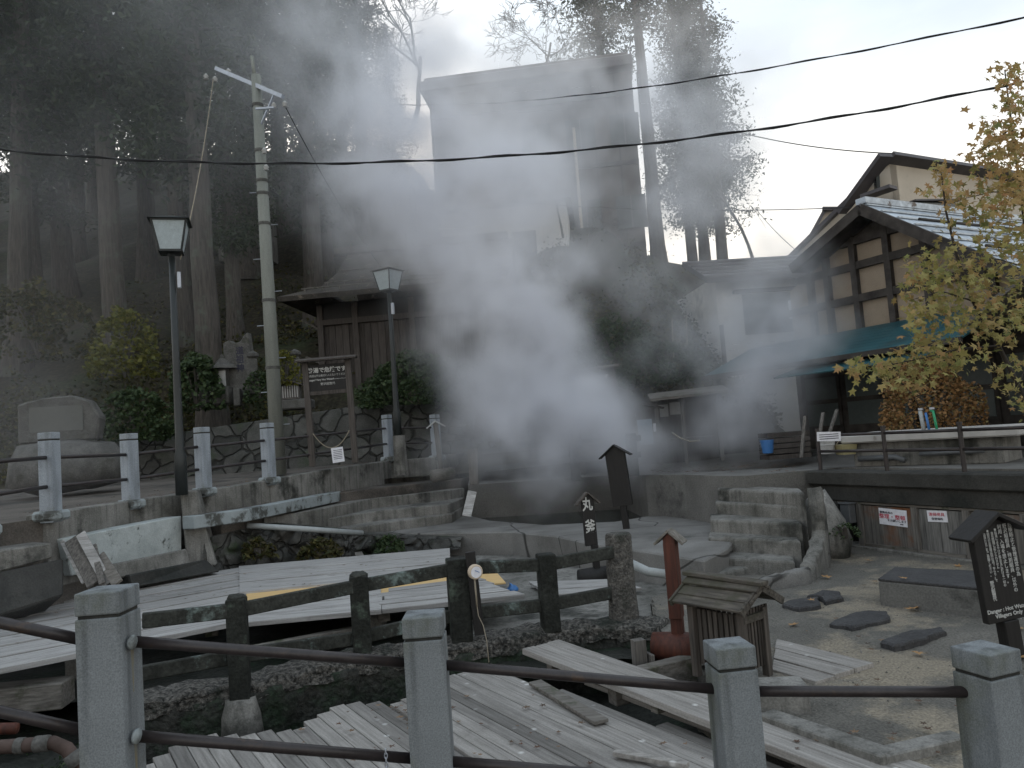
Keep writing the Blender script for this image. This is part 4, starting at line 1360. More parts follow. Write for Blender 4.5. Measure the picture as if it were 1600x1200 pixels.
# ================================================================== LITTLE ROOFED LATTICE BOX
hb = PZ(1140, 1068, -.27)
ha = math.atan2(-.79, .62)
mShelterV = MAT('dark_weathered_upright', (0.075, 0.064, 0.055), (0.028, 0.025, 0.022), scale=4, stretch=(10, 10, .7), rough=.85, island=.45, bump=.4)
mShelterRoof = MAT('mossy_roof_board', (0.10, 0.088, 0.074), (0.03, 0.027, 0.023), scale=4, stretch=(1, 10, 10), rough=.9, island=.3, bump=.5, stain=(0.05, 0.047, 0.034), stain_scale=5, stain_lo=.46, stain_hi=.62)
hk = thing('spring_cover', 'little wooden lattice shelter with mossy plank roof', 'shelter', (hb.x + .055, hb.y + .12, -.27), ha)
LW, LL = .37, .54      # across, along ridge
for sx_ in (-1, 1):
    for sy_ in (-1, 1):
        MB().box((sx_ * (LL / 2 - .05), sy_ * (LW / 2 - .06), .26), (.055, .055, .52)).build('leg', mShelterV, hk, bevel=.004)
for sy_ in (-1, 1):
    m_ = MB()
    for i in range(8):
        m_.box((-LL / 2 + .11 + i * .048, sy_ * (LW / 2 - .07), .30), (.032, .015, .40))
    m_.build('side_slats', mShelterV, hk)
for sx_ in (-1, 1):
    m_ = MB()
    for i in range(8):
        m_.box((sx_ * (LL / 2 - .055), -LW / 2 + .10 + i * .037, .32), (.015, .022, .42))
    m_.build('end_slats', mShelterV, hk)
    MB().box((sx_ * (LL / 2 - .035), 0, .47), (.03, LW - .1, .05)).build('tie_beam', mShelterRoof, hk)
pt_ = R(30)
for sy_ in (-1, 1):
    m_ = MB()
    for i in range(3):
        dd = .05 + i * .088
        c_ = Vector((rnd.uniform(-.01, .01), sy_ * dd * math.cos(pt_), .70 - dd * math.sin(pt_) + .018 * (i == 0) - i * .004))
        m_.box(c_, (LL + .12 - .0 * i, .106, .02), Matrix.Rotation(-sy_ * (pt_ - .06), 3, 'X'))
    m_.build('roof_boards', mShelterRoof, hk, bevel=.003)
MB().box((0, 0, .725), (LL + .16, .10, .03), Matrix.Rotation(.02, 3, 'Y')).build('ridge_cap', mShelterRoof, hk, bevel=.004)
for sx_ in (-1, 1):
    m_ = MB()
    for sy_ in (-1, 1):
        m_.box((sx_ * (LL / 2 + .045), sy_ * .125, .62), (.02, .29, .05), Matrix.Rotation(-sy_ * pt_, 3, 'X'))
    m_.build('barge_board', mShelterRoof, hk)

# ================================================================== YARD: STONES, PLINTH, HATCH, LEAVES
def stone_slab(label, px_poly, z, th, seed):
    pts = [PZ(x, y, z) for x, y in px_poly]
    dn = []
    for a_, b_ in zip(pts, pts[1:] + pts[:1]):
        dn += [a_.lerp(b_, i / 7) for i in range(7)]
    dn = [p + Vector((noise.noise(p * 9 + Vector((seed, 0, 0))), noise.noise(p * 9 + Vector((0, seed, 4))), 0)) * .025 for p in dn]
    m_ = MB()
    ctr = sum(dn, Vector()) / len(dn)
    n = len(dn)
    vs = [(p.x, p.y, z - th) for p in dn] + [(p.x, p.y, z - .015 + .008 * noise.noise(p * 12)) for p in dn]
    for k_ in (.93, .6, .3):
        vs += [tuple(ctr.lerp(p, k_) + Vector((0, 0, .010 * noise.noise(p * 8 * k_ + Vector((seed, 2, 0)))))) for p in dn]
    vs.append(tuple(ctr))
    fs = []
    for ring in range(4):
        fs += [(ring * n + i, ring * n + (i + 1) % n, (ring + 1) * n + (i + 1) % n, (ring + 1) * n + i) for i in range(n)]
    fs += [(4 * n + i, 4 * n + (i + 1) % n, 5 * n) for i in range(n)]
    m_.add(vs, fs)
    o_ = m_.build('stepping_stone', mStoneSlab)
    me = o_.data
    return tag(o_, label, 'stepping stone', 'dark stepping stones across the gravel yard')


stone_slab('dark stepping stone nearest the steps, a dry leaf on it', [(1222, 942), (1248, 950), (1282, 943), (1276, 932), (1250, 934)], -.205, .08, 1)
stone_slab('dark stepping stone touching the one nearest the steps, its far neighbour', [(1258, 932), (1281, 931), (1290, 938), (1316, 932), (1312, 923), (1284, 922)], -.20, .08, 2)
stone_slab('middle dark stepping stone halfway across the yard', [(1294, 972), (1330, 979), (1391, 966), (1384, 953), (1338, 954)], -.205, .08, 3)
stone_slab('dark stepping stone closest to the near railing', [(1373, 1000), (1398, 1009), (1420, 1004), (1478, 985), (1471, 978), (1420, 984)], -.205, .08, 4)
pts = [PZ(1372, 908, -.02), PZ(1566, 926, -.02), PZ(1560, 897, -.02), PZ(1398, 890, -.02)]
m_ = MB().prism([xy(p) for p in pts], -.4, [-.02, -.02, -.02, -.02])
pl_ = thing('plinth', 'long grey concrete plinth with dark slab top in the yard', 'plinth', (0, 0, 0))
m_.build('base', mPlinth, pl_, bevel=.012)
m2 = MB().prism([xy(p) for p in pts], -.019, .006)
m2.build('slab_top', mStoneSlab, pl_, bevel=.006)
q = [PZ(1205, 1046, -.232), PZ(1268, 1066, -.232), PZ(1368, 1037, -.232), PZ(1218, 1001, -.232)]
a_, b_ = q[1], q[2]
cover_quad('wooden_hatch', 'flush wooden hatch boards set in the yard by the lattice shelter', [PZ(1272, 1066, -.23), PZ(1205, 1047, -.23), PZ(1215, 1000, -.23), PZ(1368, 1038, -.23)], 3, mDeck, .04, -.222, None)


def leaf_mesh(seed, size):
    r_ = random.Random(seed)
    m_ = MB()
    lob = 5
    vs = [(0, 0, 0.012 * size / .1)]
    n = lob * 4
    for i in range(n):
        a = 2 * math.pi * i / n
        rr = [1.0, .62, .42, .66][i % 4] * (.85 + .3 * r_.random())
        if i % n > n - 4:
            rr *= .6
        vs.append((rr * size * math.cos(a), rr * size * math.sin(a), r_.uniform(-.02, .25) * size * rr))
    fs = [(0, i + 1, (i + 1) % n + 1) for i in range(n)]
    return m_.add(vs, fs)


lf = [('orange dry leaf on the stepping stone nearest the steps', 1268, 939, -.195, .05), ('dry leaf lying on the slab top of the plinth', 1411, 905, .012, .06), ('large orange leaf in front of the plinth', 1427, 953, -.243, .09),
      ('bright orange leaf beside the stepping stone closest to the railing', 1436, 1023, -.243, .07), ('yellow leaf behind the plinth by the cupboard sill', 1498, 886, -.243, .07), ('brown leaf on the path between the boulder and plinth', 1292, 903, -.243, .08),
      ('small orange leaf on the gravel beside the lattice shelter', 1240, 978, -.243, .07), ('curled brown leaf at the left end of the plinth', 1366, 910, -.243, .06), ('reddish leaf near the foot of the rust stained door', 1357, 877, -.243, .07),
      ('orange leaf by the foot of the black notice board', 1590, 985, -.243, .08), ('leaf caught at right edge beside the fourth granite post', 1594, 1030, -.243, .08)]
for k, (lb, x, y, z, s_) in enumerate(lf):
    o_ = leaf_mesh(k, s_ * .8).build('fallen_leaf', mFallen)
    o_.location = PZ(x, y, z) + Vector((0, 0, .012))
    o_.rotation_euler = (rnd.uniform(-.2, .2), rnd.uniform(-.2, .2), rnd.uniform(0, 6))
    tag(o_, lb, 'leaf', 'big dry leaves in the gravel yard')
# small litter on decks and ground
lit = MB()
for k in range(210):
    r_ = rnd.random()
    if r_ < .55:
        x, y, z = rnd.uniform(430, 1200), rnd.uniform(1085, 1195), DZ + .012
        if rnd.random() < .3:
            x, y = 640 + rnd.gauss(0, 26), 1115 + rnd.gauss(0, 14)
        p = PZ(x, y, z)
        if uv(p)[0] > far_u(uv(p)[1]) - .05 or uv(p)[1] > e0[1] - .02:
            continue
    elif r_ < .78:
        x = rnd.uniform(60, 690)
        y = rnd.uniform(870 + (690 - x) * .08, 900 + (690 - x) * .11)
        p = PZ(x, y, CZ + .01)
    else:
        x, y = rnd.uniform(1210, 1500), rnd.uniform(900, 1180)
        p = PZ(x, y, -.235)
    lm = leaf_mesh(k, rnd.uniform(.012, .032))
    an = rnd.uniform(0, 6.28)
    c_, s_ = math.cos(an), math.sin(an)
    lm.v = [(p.x + vx * c_ - vy * s_, p.y + vx * s_ + vy * c_, p.z + vz + .004) for vx, vy, vz in lm.v]
    lit.add(lm.v, lm.f)
for k in range(620):
    q_ = rnd.random()
    if q_ < .5:
        i_ = rnd.randrange(1, len(road_edge) - 1)
        a_, b_ = Vector(road_edge[i_]), Vector(road_edge[i_ + 1])
        p = a_.lerp(b_, rnd.random()) + Vector((-abs(rnd.gauss(.25, .5)), 0, .055 if rnd.random() < .3 else .01))
        p.z += .0
    elif q_ < .75:
        p = PZ(rnd.uniform(395, 560), 0, .8)
        x_, y_ = rnd.uniform(345, 560), 0
        p = PZ(x_, 800 - (x_ - 345) * .145 - rnd.uniform(1, 14), .80)
    else:
        x_ = rnd.uniform(1010, 1240)
        p = PZ(x_, rnd.uniform(722, 738), .805)
    lm = leaf_mesh(k, rnd.uniform(.015, .045))
    an = rnd.uniform(0, 6.28)
    c_, s_ = math.cos(an), math.sin(an)
    lm.v = [(p.x + vx * c_ - vy * s_, p.y + vx * s_ + vy * c_, p.z + vz + .004) for vx, vy, vz in lm.v]
    lit.add(lm.v, lm.f)
o_ = stuff(lit.build('leaf_litter', mFallenDark))
# pebbles on the gravel
pe = MB()
for k in range(1300):
    x, y = rnd.uniform(1.2, 5.2), rnd.uniform(3.2, 10.2)
    if not inside((x, y), yard_poly) or noise.noise(Vector((x * .8, y * .8, 7))) < -.05:
        continue
    s_ = rnd.uniform(.004, .012)
    z = yard_z(x, y) + s_ * .3
    pe.add([(x - s_, y, z), (x, y - s_ * .8, z), (x + s_, y, z), (x, y + s_ * .8, z), (x, y, z + s_ * .7)], [(0, 1, 4), (1, 2, 4), (2, 3, 4), (3, 0, 4)])
stuff(pe.build('pebbles', MAT('pebble_stone', (.2, .19, .175), (.09, .085, .08), scale=30, island=.5)))


# ================================================================== LEFT ROAD: FAR RAILING, LAMPS, POLE, GRAVES
fr_ = thing('granite_railing', 'far railing of pale granite posts along the left road', 'railing', (0, 0, 0))
far = [(-30, 826, 8.0, -20), (80, 803, 9.3, -2), (205, 785, 11.0, -26), (319, 766, 12.0, -28), (421, 749, 13.4, -30), (608, 716, 17.4, -32), (683, 714, 17.8, -32), (741, 705, 19.6, -30)]
fpp = []
for (px, py, y, yw) in far:
    b = PY(px, py, y)
    rot = Matrix.Rotation(R(yw), 3, 'Z')
    hgt = .98
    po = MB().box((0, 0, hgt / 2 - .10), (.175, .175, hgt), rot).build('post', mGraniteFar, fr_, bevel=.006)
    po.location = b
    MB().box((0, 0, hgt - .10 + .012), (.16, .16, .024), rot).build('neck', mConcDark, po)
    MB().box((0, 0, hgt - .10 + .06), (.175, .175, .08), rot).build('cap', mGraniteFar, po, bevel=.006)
    MB().box((0, 0, -.02), (.36, .24, .12), rot).build('footing', mCurb, po, bevel=.03)
    fpp.append(b)
for a, b in zip(fpp, fpp[1:]):
    for z_ in (.33, .68):
        MB().tube([a + Vector((0, 0, z_)), b + Vector((0, 0, z_))], .024, 8).build('rail', mRail, fr_, smooth=True)


def street_lamp(label, base, h, scale, yaw, stub=None):
    t_ = thing('street_lamp', label, 'street lamp', base, yaw, 'lantern street lamps by the road', tilt=(0, 0))
    MB().lathe([(.085, -.05), (.085, .5), (.062, .6), (.052, 1.8), (.044, h - .5 * scale)], (0, 0, 0), 14).build('pole', mBlackMetal, t_, smooth=True)
    s = scale
    z0 = h - .5 * s
    MB().lathe([(.04 * s, 0), (.06 * s, .05 * s), (.16 * s, .07 * s), (.17 * s, .085 * s)], (0, 0, z0 - .08 * s), 12).build('collar', mBlackMetal, t_)
    a, b = .15 * s, .235 * s
    zb, zt = z0, z0 + .44 * s
    gl_ = MB()
    gl_.hull8([(-a, -a, zb), (a, -a, zb), (a, a, zb), (-a, a, zb)], [(-b, -b, zt), (b, -b, zt), (b, b, zt), (-b, b, zt)])
    gl_.build('lamp_shade', mLampGlass, t_)
    fm = MB()
    for sx_, sy_ in ((-1, -1), (1, -1), (1, 1), (-1, 1)):
        fm.beam((sx_ * a, sy_ * a, zb), (sx_ * b, sy_ * b, zt), .022 * s, .022 * s)
    for zz, q in ((zb, a), (zt, b)):
        for k in range(4):
            c1 = [(-q, -q), (q, -q), (q, q), (-q, q)][k]
            c2 = [(-q, -q), (q, -q), (q, q), (-q, q)][(k + 1) % 4]
            fm.beam((c1[0], c1[1], zz), (c2[0], c2[1], zz), .03 * s, .03 * s)
    fm.build('frame', mBlackMetal, t_)
    rf = MB()
    c = b + .05 * s
    rf.hull8([(-c, -c, zt + .01), (c, -c, zt + .01), (c, c, zt + .01), (-c, c, zt + .01)], [(-.06 * s, -.06 * s, zt + .10 * s), (.06 * s, -.06 * s, zt + .10 * s), (.06 * s, .06 * s, zt + .10 * s), (-.06 * s, .06 * s, zt + .10 * s)])
    rf.build('roof', mBlackMetal, t_)
    MB().box((.09, -.02, z0 - .42 * s), (.05, .06, .24)).build('junction_box', mGalv, t_, bevel=.005)
    return t_


lb_ = PY(284, 768, 11.2)
ltop = PY(263, 343, 11.2)
lamp1 = street_lamp('left lantern street lamp on the concrete pier', lb_, ltop.z - lb_.z, 1.0, R(18))
lb_ = PY(622, 682, 16.2)
ltop = PY(606, 420, 16.2)
lamp2 = street_lamp('middle lantern street lamp standing on a round concrete stub', lb_, ltop.z - lb_.z, .95, R(-32))
sb_ = PY(627, 742, 16.1)
tag(MB().lathe([(.155, 0), (.14, .3), (.125, lb_.z - sb_.z + .02)], sb_, 14).build('concrete_stub', mConc, smooth=False), 'round concrete stub carrying the middle street lamp', 'stub')
# utility pole
pb_, pt_ = PY(436, 742, 15.4), PY(400, 118, 15.4)
up = thing('utility_pole', 'tall grey concrete utility pole with a steel crossarm', 'utility pole', pb_)
H_ = (pt_.z - pb_.z)
ln_ = Vector((pt_.x - pb_.x, 0, H_))
MB().tube([(0, 0, 0), ln_], [.15, .098], 20).build('shaft', mPole, up, smooth=True)
MB().tube([ln_ + Vector((-.02, 0, -.1)), ln_ + Vector((-.07, 0, .42))], .035, 10).build('tip', mPole, up, smooth=True)
a0, a1 = PY(338, 107, 15.9) - pb_, PY(442, 151, 15.0) - pb_
MB().beam(a0, a1, .08, .08).build('crossarm', mGalv, up)
MB().beam(ln_ + Vector((.05, -.05, -1.1)), a0.lerp(a1, .88), .03, .03).build('strut', mGalv, up)
MB().beam(PY(400, 170, 15.1) - pb_, PY(428, 168, 15.0) - pb_, .04, .04).build('strut', mGalv, up)
ins = MB()
for (x_, y_, dd) in ((357, 112, 15.75), (322, 120, 15.9), (336, 124, 15.85), (428, 165, 15.05), (445, 163, 15.0), (413, 236, 15.2), (416, 262, 15.2)):
    i_ = MB().lathe([(.03, -.06), (.055, -.04), (.03, -.01), (.055, .01), (.03, .05), (.015, .07)], PY(x_, y_, dd) - pb_, 10)
    i_.build('insulator', mWhitePlastic, up, smooth=True)
for (y_) in (165, 236, 283, 303, 350, 470, 575):
    c_ = PY(400 + (y_ - 118) * .0577, y_, 15.4) - pb_
    rr = .10 + (y_ - 118) / 624 * .052
    MB().tube([c_ + Vector((0, 0, -.03)), c_ + Vector((0, 0, .03))], rr + .010, 16).build('band', mTomb, up)
for k in range(8):
    y_ = 300 + k * 52
    c_ = PY(400 + (y_ - 118) * .0577, y_, 15.4) - pb_
    sx_ = 1 if k % 2 else -1
    MB().tube([c_, c_ + Vector((sx_ * .27, 0, 0))], .009, 6).build('step_bolt', mGalv, up)


def cable(label, pts, r, sag=0.0, n=24, mat=None, twist=False):
    P_ = []
    pts = [Vector(p) for p in pts]
    for a, b in zip(pts, pts[1:]):
        for i in range(n):
            t_ = i / n
            p = a.lerp(b, t_)
            p.z -= sag * 4 * t_ * (1 - t_)
            P_.append(p)
    P_.append(pts[-1])
    m_ = MB().tube(P_, r, 6)
    if twist:
        off = [p + Vector((0, r * 1.5 * math.cos(i * 1.3), r * 1.5 * math.sin(i * 1.3))) for i, p in enumerate(P_)]
        m_.tube(off, r * .7, 5)
    return tag(m_.build('overhead_cable', mat or mBlack, smooth=True), label, 'cable', 'cables strung overhead')


def px_curve(ctrl, n=14):
    """Points (px,py,distance) -> world polyline, with distance interpolated."""
    out_ = []
    for (a, b) in zip(ctrl, ctrl[1:]):
        for i in range(n):
            t_ = i / n
            out_.append(PY(a[0] + (b[0] - a[0]) * t_, a[1] + (b[1] - a[1]) * t_, a[2] + (b[2] - a[2]) * t_))
    out_.append(PY(*ctrl[-1]))
    return out_


def sag_curve(p0, p1, sag, n=40):
    p0, p1 = PY(*p0), PY(*p1)
    return [p0.lerp(p1, i / n) - Vector((0, 0, sag * 4 * (i / n) * (1 - i / n))) for i in range(n + 1)]


def cable2(label, p0, p1, sag, r, twist=True, mat=None):
    P_ = sag_curve(p0, p1, sag, 80)
    m_ = MB().tube(P_, r, 6)
    if twist:
        m_.tube([p + Vector((0, r * 1.2 * math.cos(i * .8), r * 1.6 * math.sin(i * .8))) for i, p in enumerate(P_)], r * .75, 5)
    return tag(m_.build('overhead_cable', mat or mBlack, smooth=True), label, 'cable', 'cables strung overhead')


cable2('thick twisted cable crossing the whole picture just above the lamps', (-60, 228, 10.0), (1640, 118, 9.0), .59, .011)
cable2('upper twisted cable rising to the top right corner', (560, 160, 24), (1660, 14, 9.5), .50, .010)
cable2('thin cable in the mist running to the house with the tin roof', (720, 306, 26), (1330, 324, 20), .25, .012, False)
cable2('pale cable descending to the ridge of the beige house', (1130, 200, 30), (1400, 240, 24), .2, .02, False)
cable2('slack thin wire hanging from the pole crossarm to the left lamp', (333, 124, 15.8), (282, 405, 11.2), .25, .010, False, mRope)
cable2('thin wire dropping from the crossarm to the old shrine hall', (445, 165, 15.0), (640, 470, 19.5), .35, .010, False)
cable2('fine wire falling from the bare tree beside the white house', (1180, 325, 24), (1255, 400, 20), .1, .009, False)


# graves and stone lantern on the masonry wall
def stele(label, base, w_, h_, t_k, top_pts, letters=None):
    t_ = thing('stone_stele', label, 'stele', base, R(-6))
    n = len(top_pts)
    prof = [(-w_ / 2, 0), (w_ / 2, 0)] + [(x * w_ / 2, z * h_) for x, z in top_pts]
    m_ = MB()
    vs = [(x, -t_k / 2, z) for x, z in prof] + [(x, t_k / 2, z) for x, z in prof]
    k = len(prof)
    m_.add(vs, [tuple(range(k)), tuple(range(2 * k - 1, k - 1, -1))] + [(i, i + k, (i + 1) % k + k, (i + 1) % k) for i in range(k)])
    m_.build('slab', mTomb, t_, bevel=.02)
    if letters:
        text('\n'.join(letters), w_ * .3, mInk, t_, (w_ * .12, -t_k / 2 - .004, h_ * .78), bold=.004)
    return t_


b0 = PY(376, 622, 19.0)
stele('tall broken-topped memorial stone on the wall left of the pole', b0, .72, 1.62, .22, [(.98, .72), (.86, 1.0), (.55, .94), (.3, .86), (-.1, .84), (-.5, .9), (-.95, .86)], '道祖神')
for k, (x, yb_, h_, lb) in enumerate([(398, 616, 1.02, 'slim capped grave post just left of the utility pole'), (464, 612, 1.0, 'slim capped grave post to the right of the utility pole')]):
    b0 = PY(x, yb_, 18.9)
    t_ = thing('grave_post', lb, 'grave stone', b0, R(20))
    MB().box((0, 0, h_ * .42), (.20, .20, h_ * .84)).build('shaft', mTomb, t_, bevel=.02)
    m_ = MB()
    m_.lathe([(.10, h_ * .82), (.09, h_ * .87), (.15, h_ * .92), (.14, h_ * .99), (.02, h_ * 1.06)], (0, 0, 0), 8)
    m_.build('cap', mTomb, t_)
b0 = PY(350, 632, 18.85)
t_ = thing('stone_lantern', 'small stone lantern with a curved roof and pale panel', 'stone lantern', b0, R(-10))
MB().box((0, 0, .22), (.42, .36, .44)).build('base', mTomb, t_, bevel=.03)
MB().box((0, 0, .66), (.26, .24, .46)).build('fire_box', mTomb, t_, bevel=.01)
MB().box((.06, -.125, .62), (.18, .02, .40)).build('panel', mWhitePlastic, t_)
m_ = MB()
m_.lathe([(.40, .88), (.36, .94), (.2, 1.02), (.10, 1.12), (.05, 1.15), (.05, 1.2), (.01, 1.25)], (0, 0, 0), 4)
m_.build('roof', mTomb, t_)
b0 = PY(456, 624, 18.8)
t_ = thing('offering_box', 'small lattice-fronted offering shrine on a stone block', 'small shrine', b0, R(4))
MB().box((0, 0, .17), (.42, .3, .34)).build('box', mGreyWoodV, t_)
m_ = MB()
for i in range(7):
    m_.box((-.17 + i * .057, -.16, .18), (.02, .02, .28))
m_.build('lattice', mWhitePlastic, t_)
m_ = MB()
for sd_ in (-1, 1):
    m_.box((sd_ * .13, 0, .40), (.32, .4, .03), Matrix.Rotation(sd_ * R(20), 3, 'Y'))
m_.build('roof', mGreyWood, t_)
m_ = MB().box(PY(456, 634, 18.9) + Vector((0, 0, .02)), (1.0, .6, .24))
tag(m_.build('stone_block', mTomb, bevel=.03), 'cut stone block under the little offering shrine', 'stone block')
for k, (x, h_, lb) in enumerate([(320, .5, 'low square grave kerb post left of the stone lantern'), (372, .42, 'low square grave kerb post in front of the broken stele')]):
    b0 = PY(x, 634, 18.7)
    tag(MB().box((b0.x, b0.y, b0.z + h_ / 2), (.16, .16, h_)).build('kerb_post', mTomb, bevel=.015), lb, 'post')
# memorial stone with plaque at the far left, on a boulder
b0 = PY(100, 690, 14.2)
t_ = thing('memorial_stone', 'large hazy memorial stone with a dark plaque on a boulder', 'memorial', b0, R(8))
m_ = MB()
prof = [(-.72, 0), (.62, 0), (.70, .4), (.52, .72), (.2, .84), (-.3, .82), (-.72, .72)]
k = len(prof)
m_.add([(x, -.16, z) for x, z in prof] + [(x, .16, z) for x, z in prof], [tuple(range(k)), tuple(range(2 * k - 1, k - 1, -1))] + [(i, i + k, (i + 1) % k + k, (i + 1) % k) for i in range(k)])
m_.build('stone', mTomb, t_, bevel=.03)
MB().box((-.05, -.165, .42), (.92, .02, .46)).build('plaque', mGlassDark, t_)
m_ = MB().lathe([(.5, -.9), (.95, -.75), (1.0, -.4), (.8, -.08), (.3, .03), (.02, .04)], (.05, .05, 0), 26)
m_.v = [(x * 1.05, y_ * .75, z_) for x, y_, z_ in m_.v]
m_.rough(.10, 1.8, 4)
m_.build('boulder', mTomb, t_, smooth=True)

# ================================================================== OLD SHRINE HALL
sb = PY(600, 600, 22.0)
sh = thing('shrine_hall', 'old dark timber hall with a layered brown roof behind the left road', 'building', (PY(610, 600, 22).x, 22.0, 2.4), R(-5))
wl, wr = PY(494, 500, 21.6).x - sh.location.x, PY(745, 500, 22).x - sh.location.x
zt_ = PY(560, 468, 21.6).z - 2.4
zb_ = -.6
nb = 16
for (a, b, nm) in ((wl, wl + 1.02, 0), (wl + 1.06, wr, 1)):
    m_ = MB()
    n = max(3, int((b - a) / .2))
    for i in range(n):
        x0, x1 = a + (b - a) * i / n, a + (b - a) * (i + 1) / n
        m_.box(((x0 + x1) / 2, 0, (zb_ + zt_) / 2 - .2), (x1 - x0 - .012, .05 + .02 * (i % 2), zt_ - zb_ - .4))
    o_ = m_.build('wall', mBrownWood, sh)
MB().box(((wl + wr) / 2, 2.0, (zb_ + zt_) / 2), (wr - wl, 3.9, zt_ - zb_)).build('core_wall', mBrownWood, sh)
for x_ in (wl, wl + 1.04, wl + 2.7, wr):
    MB().box((x_, -.06, (zb_ + zt_) / 2), (.17, .17, zt_ - zb_)).build('post', mBrownWood, sh, bevel=.01)
MB().box(((wl + wr) / 2, -.07, zt_ - .52), (wr - wl + .3, .14, .16)).build('beam', mBrownWood, sh)
MB().box(((wl + wr) / 2, -.05, zt_ - .2), (wr - wl, .04, .5)).build('fascia', mDarkWood, sh)
eL, eR = PY(430, 458, 20.6).x - sh.location.x, PY(800, 440, 21).x - sh.location.x
ze = PY(470, 456, 20.6).z - 2.4
rL = PY(478, 398, 23.5).x - sh.location.x
rz = PY(500, 394, 23.5).z - 2.4
# eave skirt and stepped roof
m_ = MB()
m_.slab([(eL, -1.2, ze), (eR, -1.2, ze), (eR, -.2, ze + .38), (eL + .9, -.2, ze + .38)], .14)
m_.slab([(eL, -1.2, ze), (eL + .9, -.2, ze + .38), (eL + .9, 4.0, ze + .38), (eL, 5.0, ze)], .14)
m_.slab([(eL + .9, -.2, ze + .37), (eR, -.2, ze + .37), (eR, .8, ze + .98), (eL + 1.1, .8, ze + .98)], .14)
m_.slab([(eL + 1.1, .8, ze + .97), (eR, .8, ze + .97), (eR, 1.9, rz), (eL + 1.15, 1.9, rz)], .14)
m_.slab([(eL + 1.15, 1.9, rz), (eR, 1.9, rz), (eR, 4.0, ze + .38), (eL + .9, 4.0, ze + .38)], .12)
m_.build('roof', mBrownRoof, sh)
MB().box(((eL + eR) / 2 + .3, 1.9, rz + .10), (eR - eL - .9, .35, .24)).build('ridge', mBrownRoof, sh, bevel=.03)
for (yy, zz, xo) in ((-.9, ze + .22, .6), (-.1, ze + .52, 1.0), (.9, ze + 1.08, 1.2)):
    m_ = MB().tube([(eL + xo, yy, zz), (eR, yy, zz)], .02, 6)
    for i in range(14):
        x_ = eL + xo + .1 + i * .5
        m_.beam((x_, yy, zz - .12), (x_, yy, zz + .02), .025, .025)
    m_.build('snow_guard', mGreyWood, sh)
for k in range(2):
    MB().beam((wl - .8, .6 + k * .2, zt_ - .25 - k * 1.1), (wl, .5, zt_ - .75 - k * 1.0), .06, .06).build('brace', mGreyWood, sh)
o_ = leaf_mesh(3, .16)

# ================================================================== BIG BUILDING BEHIND THE STEAM
bb = thing('hall_building', 'big flat-roofed brown building looming behind the steam', 'building', (1.3, 30, 6.5), R(-7))
bx0, bx1 = -3.9, 4.35
zt_ = 9.2
MB().box(((bx0 + bx1) / 2, 5, 3.2), (bx1 - bx0, 9.6, 12.6 - .4)).build('wall', mHotel, bb)
MB().box(((bx0 + bx1) / 2 - .1, 4.9, zt_ + .35), (bx1 - bx0 + .35, 10.4, .45)).build('roof', mSlate, bb, bevel=.05)
MB().box(((bx0 + bx1) / 2 - .1, 4.9, zt_ + .67), (bx1 - bx0 + .0, 10.0, .2)).build('roof_edge', mHotel, bb, bevel=.03)
for i in range(5):
    x_ = bx0 + .8 + i * 1.75
    for zz in (6.9, 3.6):
        if zz < 5 and i < 3:
            continue
        w__ = MB().box((x_, .16, zz), (1.15, .12, 1.3)).build('window', mGlassDark, bb)
        MB().box((0, 0, 0), (.05, .14, 1.3)).build('mullion', mSlate, w__).location = (x_, .15, zz)
for i in range(10):
    MB().box((bx0 + .1 + i * .93, .18, 5.2), (.06, .05, 8.0)).build('batten', mBeam, bb)
MB().tube([(1.9, .05, 1.0), (1.9, .05, 7.2)], .06, 8).build('drain_pipe', mCream, bb)
for zz in (2.3, 5.6, 8.4):
    MB().box(((bx0 + bx1) / 2, .17, zz), (bx1 - bx0, .10, .16)).build('band', mBeam, bb)
ab = thing('annex_building', 'pale grey rendered block standing before the brown building', 'building', (-.1, 27.2, 5.0), R(-7))
MB().box((.2, 1.4, 1.9), (4.6, 2.6, 6.0)).build('wall', mWhiteWall, ab)
MB().box((.2, 1.3, 4.98), (5.0, 3.2, .16)).build('roof', mSlate, ab)
for x_ in (-1.2, .9):
    MB().box((x_, .08, 3.4), (.9, .1, 1.1)).build('window', mGlassDark, ab)
MB().box((3.8, 1.2, .3), (6.5, 1.2, .25)).build('ledge', mWhiteWall, ab)
MB().box((5.0, 1.6, -.9), (4.2, 1.4, 2.2)).build('low_wall', mConc, ab)
# pale hut far up on the left slope
hu = PY(378, 340, 30)
ht = thing('small_hut', 'pale grey hut wall glimpsed behind the utility pole', 'hut', hu)
MB().box((0, .6, -.3), (2.0, 1.2, 2.8)).build('wall', mConc, ht)
MB().box((0, .6, 1.2), (2.4, 1.7, .12)).build('roof', mSlate, ht)

# ================================================================== RIGHT: TIMBER-FRAMED HOUSE
HA, HB = Vector((6.2, 16.8, 0)), Vector((9.15, 11.2, 0))     # gable wall from far-left to near-right corner
hd = (HB - HA).normalized()
hn = Vector((hd.y, -hd.x, 0))
if hn.x > 0:
    hn = -hn                                                # outward, to the left and front
hang = math.atan2(hd.y, hd.x)
hs = thing('timber_house', 'timber-framed beige house with bright tin roof and teal awning', 'house', (HA.x, HA.y, .8), hang)
hs_s = 1 if (Matrix.Rotation(hang, 3, 'Z') @ Vector((0, 1, 0))).dot(hn) > 0 else -1    # local +Y*hs_s is outward


def h_at(px, py):       # local coordinates on the gable wall of a pixel
    d = ray(px, py)
    t = (HA - EYE).dot(hn) / d.dot(hn)
    p = EYE + d * t
    return (p - HA).dot(hd), p.z - .8


HL = (HB - HA).length
ov = .45


def h_ov(px, py):
    d = ray(px, py)
    t = (HA + hn * ov - EYE).dot(hn) / d.dot(hn)
    p = EYE + d * t
    return (p - HA).dot(hd), p.z - .8 - .14


